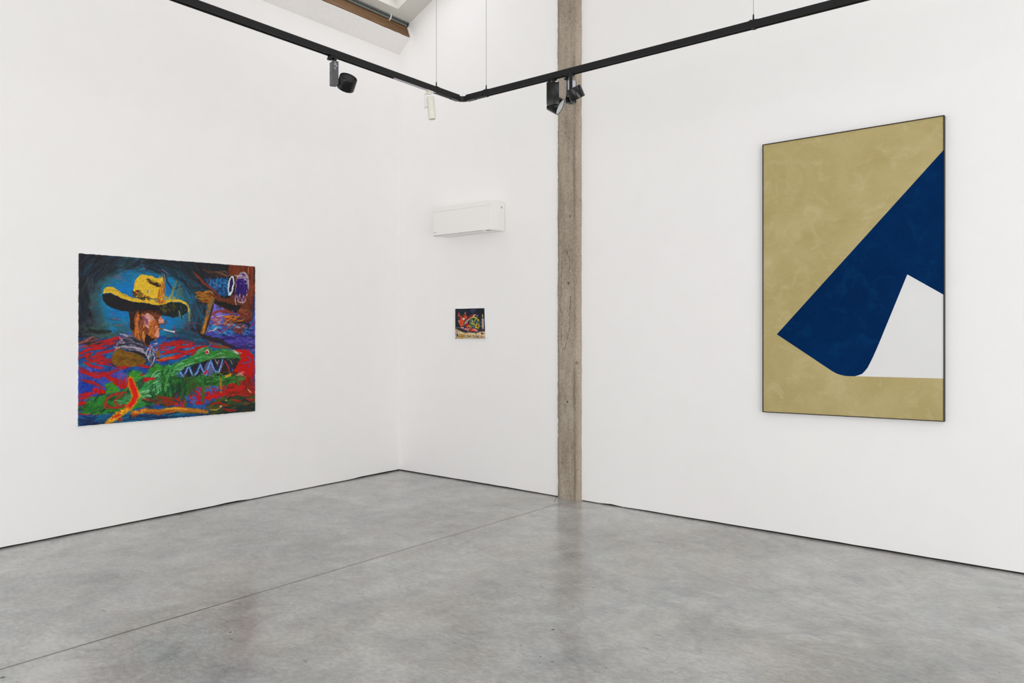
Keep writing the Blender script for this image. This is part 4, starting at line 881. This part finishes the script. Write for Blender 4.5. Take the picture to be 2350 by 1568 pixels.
def prism_xz(name, quad, y0, y1, mat, parent, bevel=0.0):
    bm = bmesh.new(); a = [bm.verts.new((x, y0, z)) for x, z in quad]; b = [bm.verts.new((x, y1, z)) for x, z in quad]
    bm.faces.new(a); bm.faces.new(b); n = len(quad)
    for i in range(n): bm.faces.new((a[i], a[(i + 1) % n], b[(i + 1) % n], b[i]))
    if bevel: bmesh.ops.bevel(bm, geom=list(bm.edges), offset=bevel, segments=2, affect='EDGES')
    return from_bm(name, bm, mat, parent, bevel > 0)

# large unframed painting on the left wall
s0, zb = 3.4220, 0.8225
t = thing('painting', L(s0, 0, zb), 'large unframed painting of a yellow-hatted figure and green crocodile, on the left wall', 'painting', RZ_L)
q = [(0.0015, 1.3335), (1.5486, 1.3367), (1.5486, -0.0027), (-0.0030, 0.0079)]
prism_xz('canvas', [(x + (0.004 if x < .7 else -.004), z + (.004 if z < .7 else -.004)) for x, z in q], -0.0005, -0.0275, LINEN, t, 0.003)
painted_skin('paint_layer', paint_swamp_rider(), q, t, mat_paint('oil_paint', 0.5), 0.0285, 0.0014)

# small painting on the right wall
t = thing('painting', R(0.883, 0, 1.484), 'small unframed painting of a red-eared animal and green head above lettering, below the air conditioner', 'painting', RZ_R)
q = [(0.0, .3122), (.4062, .3105), (.4165, .0043), (0.0, -.0001)]
prism_xz('canvas', [(x + (0.003 if x < .2 else -.002), z + (.003 if z < .2 else -.002)) for x, z in q], -0.0005, -0.030, LINEN, t, 0.003)
painted_skin('paint_layer', paint_table_scene(), q, t, mat_paint('oil_paint_small', 0.5), 0.031, 0.0010)

# large framed abstract on the right wall
t = thing('painting', R(4.1652, 0, 0.932), 'tall dark-framed abstract painting of blue and white shapes on olive, on the right wall', 'painting', RZ_R)
ox, oz = 4.1652, 0.932
def rel(l): return [(x - ox, z - oz) for x, z in l]
outer = rel([(4.1652, 3.0037), (5.4098, 3.0095), (5.4098, 0.949), (4.1652, 0.9321)])
inner = rel([(4.1703, 2.9982), (5.4052, 3.0043), (5.4052, 0.9540), (4.1703, 0.9375)])
bm = bmesh.new(); rings = []
for quad, ys in ((outer, (-0.0005, -0.0400)), (inner, (-0.0400, -0.0005))):
    for y in ys: rings.append([bm.verts.new((x, y, z)) for x, z in quad])
for A, B in zip(rings, rings[1:] + rings[:1]):
    for i in range(4): bm.faces.new((A[i], A[(i + 1) % 4], B[(i + 1) % 4], B[i]))
from_bm('frame', bm, FRAME, t)
OLIVE = mat_field('olive_field', (170, 153, 98), (186, 170, 120), (200, 186, 142), 0.5)
OLIVE.node_tree.nodes['Principled BSDF'].inputs['Specular IOR Level'].default_value = 0.25
BLUE = mat_field('blue_field', (0, 34, 78), (0, 41, 88), (6, 60, 106), 0.55)
BLUE.node_tree.nodes['Principled BSDF'].inputs['Specular IOR Level'].default_value = 0.03
WHT = mat_field('white_field', (222, 222, 222), (226, 226, 226), (230, 230, 230), 0.6, 0.4)
blue = [(5.4052, 2.7772), (4.2752, 1.535), (4.5, 1.3872), (4.66, 1.2815), (4.69, 1.2620), (4.7053, 1.2540), (4.7180, 1.2480), (4.7478, 1.2385), (4.7738, 1.2343), (4.8047, 1.2334), (4.8406, 1.2345), (4.855, 1.2385), (4.866, 1.243), (4.880, 1.2482), (4.8913, 1.2546), (4.9089, 1.2713), (4.9264, 1.2985), (4.9414, 1.3282), (4.9612, 1.3729), (4.981, 1.4194), (5.0007, 1.4699), (5.0203, 1.5202), (5.0447, 1.5861), (5.1834, 1.9504), (5.4052, 1.8029)]
k0 = 10                                              # where the white field leaves the blue curve
wht = [(5.4052, 1.8029), (5.1834, 1.9504)] + blue[22:9:-1] + [(5.4052, 1.2394)]
B_, Wt = rel(blue), rel(wht)
bm = bmesh.new(); y = -0.034
def face(pts, mi):
    f = bm.faces.new([bm.verts.new((x, y, z)) for x, z in pts]); f.material_index = mi; return f
TL, TR, BRc, BLc = inner
face([TL, TR, B_[0], B_[1]], 0)                          # upper left field
face([TL, B_[1]] + B_[2:11] + [Wt[-1], BRc, BLc], 0)     # lower field
face(B_, 1); face(Wt, 2)
a = [bm.verts.new((x, yy, z)) for yy in (-0.0335, -0.002) for x, z in inner]
for f in ((4, 5, 6, 7), (0, 1, 5, 4), (1, 2, 6, 5), (2, 3, 7, 6), (3, 0, 4, 7)): bm.faces.new([a[i] for i in f])
bmesh.ops.triangulate(bm, faces=[f for f in bm.faces if len(f.verts) > 4])
for f in bm.faces:
    if f.normal.y > 0 and f.calc_center_median().y < -0.0339: f.normal_flip()
me = bpy.data.meshes.new('canvas'); bm.to_mesh(me); bm.free(); link('canvas', me, None, t, [OLIVE, BLUE, WHT])

# ------------------------------------------------------------------ air conditioner
t = thing('air_conditioner', R(0.7191, 0, 2.556), 'white wall-mounted split air conditioner on the white wall left of the concrete pillar', 'air conditioner', RZ_R)
W_, H_, D_ = 0.8163, 0.290, 0.190
box('body', (0, W_, -D_ + .006, -0.001, 0, H_), WHITE, t, 0.016, 5, 'z')
bm = bmesh.new(); add_box(bm, 0, W_ - .001, -D_ - .001, -D_ + .030, 0.0035, H_ - .049, 0.010, 4, 'z'); from_bm('front_panel', bm, WHITE, t, True)
bm = bmesh.new(); add_box(bm, 0, W_ - .001, -D_ - .0005, -D_ + .030, H_ - .0455, H_ + .001, 0.010, 4, 'z'); from_bm('top_cover', bm, WHITE, t, True)
bm = bmesh.new(); add_box(bm, 0.010, W_ - .14, -D_ + .008, -D_ + .085, -0.006, 0.004, 0.002); from_bm('louvre', bm, WHITE, t, True)
box('louvre_gap', (0.012, W_ - .138, -D_ + .0060, -D_ + .0085, -0.001, 0.003), plain('louvre_gap_grey', (84, 82, 80), 0.6), t)
lathe('louvre_pin', (0.018, -D_ + .006, -0.003), (0, 0, 1), [(0, .005), (.006, .005)], DEEP, t, 12)
box('indicator_window', (W_ - .093, W_ - .043, -D_ + .012, -D_ + .035, -0.0012, 0.002), SLOT, t)
box('side_cap', (W_ - .002, W_ + .0025, -D_ + .020, -0.006, 0.008, H_ - .008), WHITE, t, 0.002)
box('side_emblem', (W_ + .002, W_ + .0036, -0.060, -0.044, H_ - .068, H_ - .050), MARK, t)
bm = bmesh.new()
for i, x in enumerate((.012, .021, .028, .036, .042, .050)):
    add_box(bm, x, x + (.0055 if i % 2 else .0065), -D_ - .0016, -D_ - .0008, 0.0285, 0.0330 if i % 3 else .0345)
from_bm('printed_mark', bm, MARK, t)

# ------------------------------------------------------------------ lighting track
A0 = Vector((2.6350, -1.8754, 0)); AD = Vector((0.0137, -0.9999, 0)); B0 = Vector((2.6850, -1.8330, 0)); BD = Vector((0.99999, 0.0044, 0))
ZT = 3.2475; TH_ = 0.039; HW = 0.017
SECT = [(-HW, 0), (HW, 0), (HW, -TH_), (.0085, -TH_), (.0085, -.014), (-.0085, -.014), (-.0085, -TH_), (-HW, -TH_)]
SOLID = [(-HW, .0005), (HW, .0005), (HW, -TH_ - .001), (-HW, -TH_ - .001)]
track = thing('lighting_track', (2.635, -1.83, 3.2085), 'black suspended L-shaped lighting track hung on thin wires', 'lighting track')
OT = Vector(track.location)
def tp(p, d, s, z=ZT): return Vector((p.x + d.x * s, p.y + d.y * s, z)) - OT
sweep('rail', [tp(A0, AD, .225), tp(A0, AD, 3.3), tp(A0, AD, 6.6)], SECT, BLACK, track)
sweep('rail', [tp(B0, BD, .165), tp(B0, BD, 2.10)], SECT, BLACK, track)
sweep('rail', [tp(B0, BD, 2.104), tp(B0, BD, 5.6)], SECT, BLACK, track)
sweep('feed_connector', [tp(A0, AD, 0.0), tp(A0, AD, .222)], SOLID, BLACK, track)
sweep('feed_connector', [tp(B0, BD, 0.0), tp(B0, BD, .162)], SOLID, BLACK, track)
for p, d, s in ((A0, AD, .075), (B0, BD, .075)):     # raised end cover under each connector
    sweep('end_cover', [tp(p, d, .004, ZT - TH_), tp(p, d, s, ZT - TH_)], [(-.0155, 0), (.0155, 0), (.0155, -.004), (-.0155, -.004)], BOXGREY, track)
# flexible corner: ribbed rubber bend
c0 = tp(A0, AD, 0.0, ZT - .021); c1 = tp(B0, BD, 0.0, ZT - .021); cc = Vector((A0.x + .004, B0.y - .001, ZT - .021)) - OT
arcp = [(1 - u) ** 2 * c0 + 2 * u * (1 - u) * cc + u * u * c1 for u in [i / 16 for i in range(17)]]
bm = bmesh.new(); add_sweep(bm, arcp, [(-.0140, .0150), (.0140, .0150), (.0140, -.0172), (-.0140, -.0172)])
for i in range(1, 16): 
    dv = (arcp[i + 1] - arcp[i - 1]).normalized(); add_sweep(bm, [arcp[i] - dv * .0010, arcp[i] + dv * .0010], [(-.0146, .0153), (.0146, .0153), (.0146, -.0188), (-.0146, -.0188)])
from_bm('flexible_joint', bm, DEEP, track)
sweep('cover_strip', [tp(A0, AD, .235, ZT - TH_ + .002), tp(A0, AD, .62, ZT - TH_ + .002)], [(-.0080, .001), (.0080, .001), (.0080, -.0035), (-.0080, -.0035)], PALE, track)
for i, (p, d, s, clip) in enumerate(((A0, AD, .224, 0), (A0, AD, 3.6, 0), (B0, BD, .1785, 1), (B0, BD, 2.0965, 1), (B0, BD, 4.6, 1))):
    P0 = tp(p, d, s); top = roof(p.x + d.x * s) - OT.z - .002
    w = sweep('suspension_wire', [P0 + Vector((0, 0, .03)), Vector((P0.x, P0.y, top))], circ(.0014, 8), STEEL, track, True)
    lathe('wire_grip', P0 - Vector((0, 0, .002)), (0, 0, 1), [(0, .0052), (.016, .0050), (.020, .0042), (.034, .0042), (.042, .0016)], BLACK, w, 14)
    j = bmesh.new(); half = .010
    add_sweep(j, [P0 - d * half + Vector((0, 0, .0015)), P0 + d * half + Vector((0, 0, .0015))], [(-HW - .0012, .001), (HW + .0012, .001), (HW + .0012, -TH_ - (.004 if clip else .0035)), (-HW - .0012, -TH_ - (.004 if clip else .0035))])
    if clip:
        add_sweep(j, [P0 - d * .026 + Vector((0, 0, .0)), P0 + d * .024], [(-.008, .006), (.008, .006), (.008, -.002), (-.008, -.002)])
        add_lathe(j, P0 - d * .016, (0, 0, 1), [(0, .005), (.010, .004), (.014, .001)], 10)
    from_bm('joint_clip', j, BLACK, track)

# ------------------------------------------------------------------ track spotlights
def adapter(t, d, name='adapter', mat=GLOSS, knob=True):
    d = Vector(d)
    bm = bmesh.new(); a = Vector((0, 0, 0))
    add_sweep(bm, [a - d * .030, a + d * .030], [(-.014, .001), (.014, .001), (.014, -.011), (-.014, -.011)])
    add_lathe(bm, a + d * .012 - Vector((0, 0, .010)), (0, 0, -1), [(0, .011), (.018, .011), (.020, .009)], 20)
    from_bm(name, bm, mat, t, True)
    if knob: lathe('locking_knob', a - d * .026 - Vector((0, 0, .008)), (0, 0, -1), [(0, .010), (.008, .010), (.010, .0155), (.017, .0155), (.019, .012)], mat, t, 24)

def spot_head(t, c, ax, dia, ln, body=GLOSS, lens=LENS):
    """drum-shaped head: c is the middle, ax points where the light goes"""
    ax = Vector(ax).normalized(); c = Vector(c); r = dia / 2; b = c - ax * ln / 2
    lathe('spot_head', b, ax, [(0.003, 0.0), (0.003, r * .86), (0.0, r * .88), (0.0, r * .97), (.003, r), (ln - .003, r), (ln, r * .985), (ln, r * .93), (ln - .004, r * .92), (ln - .004, 0.0)], body, t, 56)
    lathe('heat_sink', b, ax, [(-.0005, 0.0), (-.0005, r * .22), (.0012, r * .24), (.0012, r * .5), (-.0004, r * .52), (-.0004, r * .58), (.002, r * .6), (.002, r * .84)], SLOT, t, 40)
    lathe('lens', c + ax * (ln / 2 - .0035), ax, [(0, 0.0), (0.0012, r * .5), (0.001, r * .91), (-.001, r * .92)], lens, t, 56)

def box_at(name, t, c, yaw, wx, wy, z0, z1, mat, bevel=.002):
    o = box(name, (-wx / 2, wx / 2, -wy / 2, wy / 2, z0, z1), mat, t, bevel); o.location = c; o.rotation_euler = (0, 0, yaw); return o

CR = Vector((0.7783, 0.6279, 0)); CD = Vector((-0.6279, 0.7783, 0)); UP = Vector((0, 0, 1))
def cam(r, u, d): return CR * r + UP * u + CD * d

# first spotlight, on the arm along the left wall
p = A0 + AD * 1.118; z0 = ZT - TH_
t = thing('track_spotlight', (p.x, p.y, z0), 'black spotlight with slim grey driver box on the track arm left of the corner', 'spotlight', group='black track spotlights')
O = Vector(t.location); adapter(t, -AD)
g = Vector((2.6571, -3.0031, 3.0398)) - O
near = Vector((g.x, g.y, 0)); e1 = cam(-.0275, 0, .042); e2 = cam(.0335, 0, .016)
bm = bmesh.new(); zb, zt = g.z, g.z + .142
q = [bm.verts.new(near + o_ + UP * z) for z in (zb, zt) for o_ in (Vector(), e1, e1 + e2, e2)]
for f in ((0, 1, 2, 3), (4, 5, 6, 7), (0, 1, 5, 4), (1, 2, 6, 5), (2, 3, 7, 6), (3, 0, 4, 7)): bm.faces.new([q[i] for i in f])
bmesh.ops.bevel(bm, geom=list(bm.edges), offset=.0015, segments=2, affect='EDGES')
db = from_bm('driver_box', bm, BOXGREY, t, True)
mid = near + (e1 + e2) / 2
lathe('stem', mid + UP * (zt - .001), (0, 0, 1), [(0, .013), (-zt - .004, .013)], GLOSS, t, 20)
# seam on the wide face, hole underneath, pale print on the narrow face
n1 = e1.cross(UP).normalized(); n1 = n1 if n1.dot(CD) < 0 else -n1
n2 = e2.cross(UP).normalized(); n2 = n2 if n2.dot(CD) < 0 else -n2
def patch(bm, o, ex, ez, n, th=.0008):
    q = [bm.verts.new(o + n * k + a) for k in (-.001, th) for a in (Vector(), ex, ex + ez, ez)]
    for f in ((0, 1, 2, 3), (4, 5, 6, 7), (0, 1, 5, 4), (1, 2, 6, 5), (2, 3, 7, 6), (3, 0, 4, 7)): bm.faces.new([q[i] for i in f])
bm = bmesh.new(); patch(bm, near + UP * (zb + .076), e1 * .98, UP * .0032, n1); from_bm('seam', bm, DEEP, db)
bm = bmesh.new(); rn = random.Random(8)
for i in range(15):
    u, w = rn.uniform(.28, .72), rn.uniform(.085, .136); patch(bm, near + e2 * u + UP * (zb + w), e2 * rn.uniform(.04, .2), UP * rn.uniform(.0018, .005), n2, .0006)
from_bm('printed_label', bm, PALE, db)
lathe('fixing_hole', mid + UP * (zb - .0004), (0, 0, 1), [(0, .004), (.002, .004)], DEEP, db, 12)
hd = Vector((2.6914, -2.924, 3.0633)) - O + CD * .01
ax = -(cam(.43, .75, -.64)).normalized()
spot_head(t, hd, ax, .107, .074)
lathe('pivot', mid + UP * (hd.z - .005) , (hd - mid - UP * hd.z).normalized(), [(0, .009), (.05, .009)], GLOSS, t, 16)

# second spotlight, front of the pair before the pillar
p = B0 + BD * .7487
t = thing('track_spotlight', (p.x, p.y, z0), 'black spotlight with wide driver box and visible pale lens, left one of the pillar pair', 'spotlight', group='black track spotlights')
O = Vector(t.location); adapter(t, BD)
c = Vector((3.4342, -1.8236, 0)) - Vector((O.x, O.y, 0)); yaw = math.atan2(CR.y, CR.x) - .10
db = box_at('driver_box', t, c, yaw, .082, .036, -.165, -.021, GLOSS)
o = box('seam', (-.0405, .0405, -.0186, -.017, -.0945, -.0925), DEEP, db)
hl = Vector((3.4327, -1.7349, 3.0481)) - O; ax = cam(.83, -.50, -.20).normalized()
spot_head(t, hl - ax * .038, ax, .112, .076)
bm = bmesh.new(); add_sweep(bm, [c + UP * -.150, (c + (hl - ax * .05)) / 2 + UP * -.075, hl - ax * .045], [(-.014, .010), (.014, .010), (.014, -.010), (-.014, -.010)]); from_bm('pivot', bm, GLOSS, t)

# third spotlight, behind and right of it
p = B0 + BD * .887
t = thing('track_spotlight', (p.x, p.y, z0), 'black drum spotlight pointing down in front of the middle of the pillar', 'spotlight', group='black track spotlights')
O = Vector(t.location); adapter(t, BD)
c = Vector((3.5617, -1.7978, 0)) - Vector((O.x, O.y, 0)) + cam(.0, 0, .03); yaw3 = math.atan2(CR.y, CR.x) + .18
db = box_at('driver_box', t, c, yaw3, .062, .044, -.166, -.019, GLOSS)
box('pale_plate', (-.027, .0265, -.0228, -.0215, -.130, -.0215), PALE, db)  # pale plate over the front face of the box
hc = Vector((3.640, -1.8631, 3.0691)) - O
spot_head(t, hc, cam(.43, -.89, .22), .099, .075)
lathe('stem', cam(.004, .004, -.034), (0, 0, -1), [(0, .011), (.12, .011)], GLOSS, t, 20)
box_at('bracket', t, cam(.004, 0, -.018), yaw3, .022, .045, -.012, .001, GLOSS, .001)
box_at('yoke', t, (c + Vector((hc.x, hc.y, 0))) / 2, yaw3, .02, .07, -.160, -.125, GLOSS, .002)

# small pale spotlight next to the corner
p = A0 + AD * .293
t = thing('track_spotlight', (p.x, p.y, z0), 'small cream cylinder spotlight hanging by the track corner', 'spotlight')
O = Vector(t.location)
bm = bmesh.new(); add_sweep(bm, [-AD * -.028, -AD * .028], [(-.012, .002), (.012, .002), (.012, -.010), (-.012, -.010)]); add_lathe(bm, Vector((0, 0, -.009)), (0, 0, -1), [(0, .011), (.012, .011)], 20)
from_bm('adapter', bm, CREAM, t, True)
bt = Vector((2.6435, -2.1661, 3.1669)) - O; bb = Vector((2.6551, -2.1567, 3.0114)) - O; ax = (bb - bt).normalized(); ln = (bb - bt).length
r = .026
lathe('lamp_body', bt, ax, [(0.0, 0.0), (0.0, r * .45), (.002, r * .5), (.003, r * .92), (.006, r), (ln - .012, r), (ln - .004, r * .96), (ln, r * .9), (ln, r * .78), (ln - .008, r * .74), (ln - .008, 0.0)], CREAM, t, 40)
lathe('lens', bb - ax * .0075, ax, [(0, 0), (.001, r * .72)], LENS, t, 30)
bm = bmesh.new()
for i in range(9):
    a = math.radians(-60 + i * 30 + 100); d_, u_, v_ = frame_of(ax); add_lathe(bm, bt + (u_ * math.cos(a) + v_ * math.sin(a)) * r * .66 + ax * .0035, -ax, [(0, .0022), (.0035, .0022)], 8)
from_bm('vents', bm, SLOT, t)
arm = bt + cam(-.036, 0, 0)
bm = bmesh.new()
add_sweep(bm, [Vector((arm.x, arm.y, -.020)), Vector((arm.x, arm.y, -.122))], [(-.009, -.002), (.009, -.002), (.009, .002), (-.009, .002)], CR)
add_sweep(bm, [Vector((arm.x, arm.y, -.021)) - CR * .002, Vector((0, 0, -.021)) + CR * .012], [(-.009, .003), (.009, .003), (.009, -.003), (-.009, -.003)])
from_bm('bracket_arm', bm, CREAM, t)
lathe('pivot', Vector((arm.x, arm.y, -.112)), CR, [(-.004, .006), (.016, .006)], CREAM, t, 16)

# ------------------------------------------------------------------ floor plugs
for (x, y), lab in (((2.4452, -4.6644), 'round grey metal plug set in the concrete floor, nearest the floor joint at far left'), ((2.7647, -3.7395), 'faint round floor plug just in front of the joint below the crocodile painting'), ((4.0416, -2.6645), 'small round plug in the floor where the pillar reflection fades out')):
    t = thing('floor_plug', (x, y, 0), lab, 'floor plug', group='round plugs in the concrete floor')
    lathe('rim', (0, 0, 0.0002), (0, 0, 1), [(0, .016), (.0012, .0158), (.0018, .0140), (.0010, .0105), (0, .0100)], plain('plug_rim', (176, 180, 176), 0.4, 0.5), t, 28)
    lathe('core', (0, 0, 0.0002), (0, 0, 1), [(0, .0098), (.0012, .0094), (.0012, 0)], plain('plug_core', (98, 100, 96), 0.5), t, 24)

# ------------------------------------------------------------------ sky, camera, view
w = bpy.data.worlds.new('sky'); sc.world = w; w.use_nodes = True
nt = w.node_tree; bg = nt.nodes['Background']; sky = nt.nodes.new('ShaderNodeTexSky'); sky.sky_type = 'NISHITA'; sky.sun_disc = False; sky.sun_elevation = math.radians(40)
nt.links.new(sky.outputs['Color'], bg.inputs['Color']); bg.inputs['Strength'].default_value = 0.15

cd = bpy.data.cameras.new('camera'); cd.sensor_width = 36; cd.lens = 36 * 1760 / 2350; cd.shift_y = (763 - 784) / 2350; cd.clip_start = 0.05
co = bpy.data.objects.new('camera', cd); COL.objects.link(co)
co.location = (6.3836, -5.907, 1.55); co.rotation_euler = (math.pi / 2, 0, math.asin(0.6279)); sc.camera = co
sc.view_settings.view_transform = 'Standard'; sc.view_settings.look = 'None'; sc.view_settings.exposure = EXPOSURE; sc.view_settings.gamma = 1.0; sc.view_settings.use_curve_mapping = False
sc.cycles.max_bounces = 18; sc.cycles.diffuse_bounces = 14
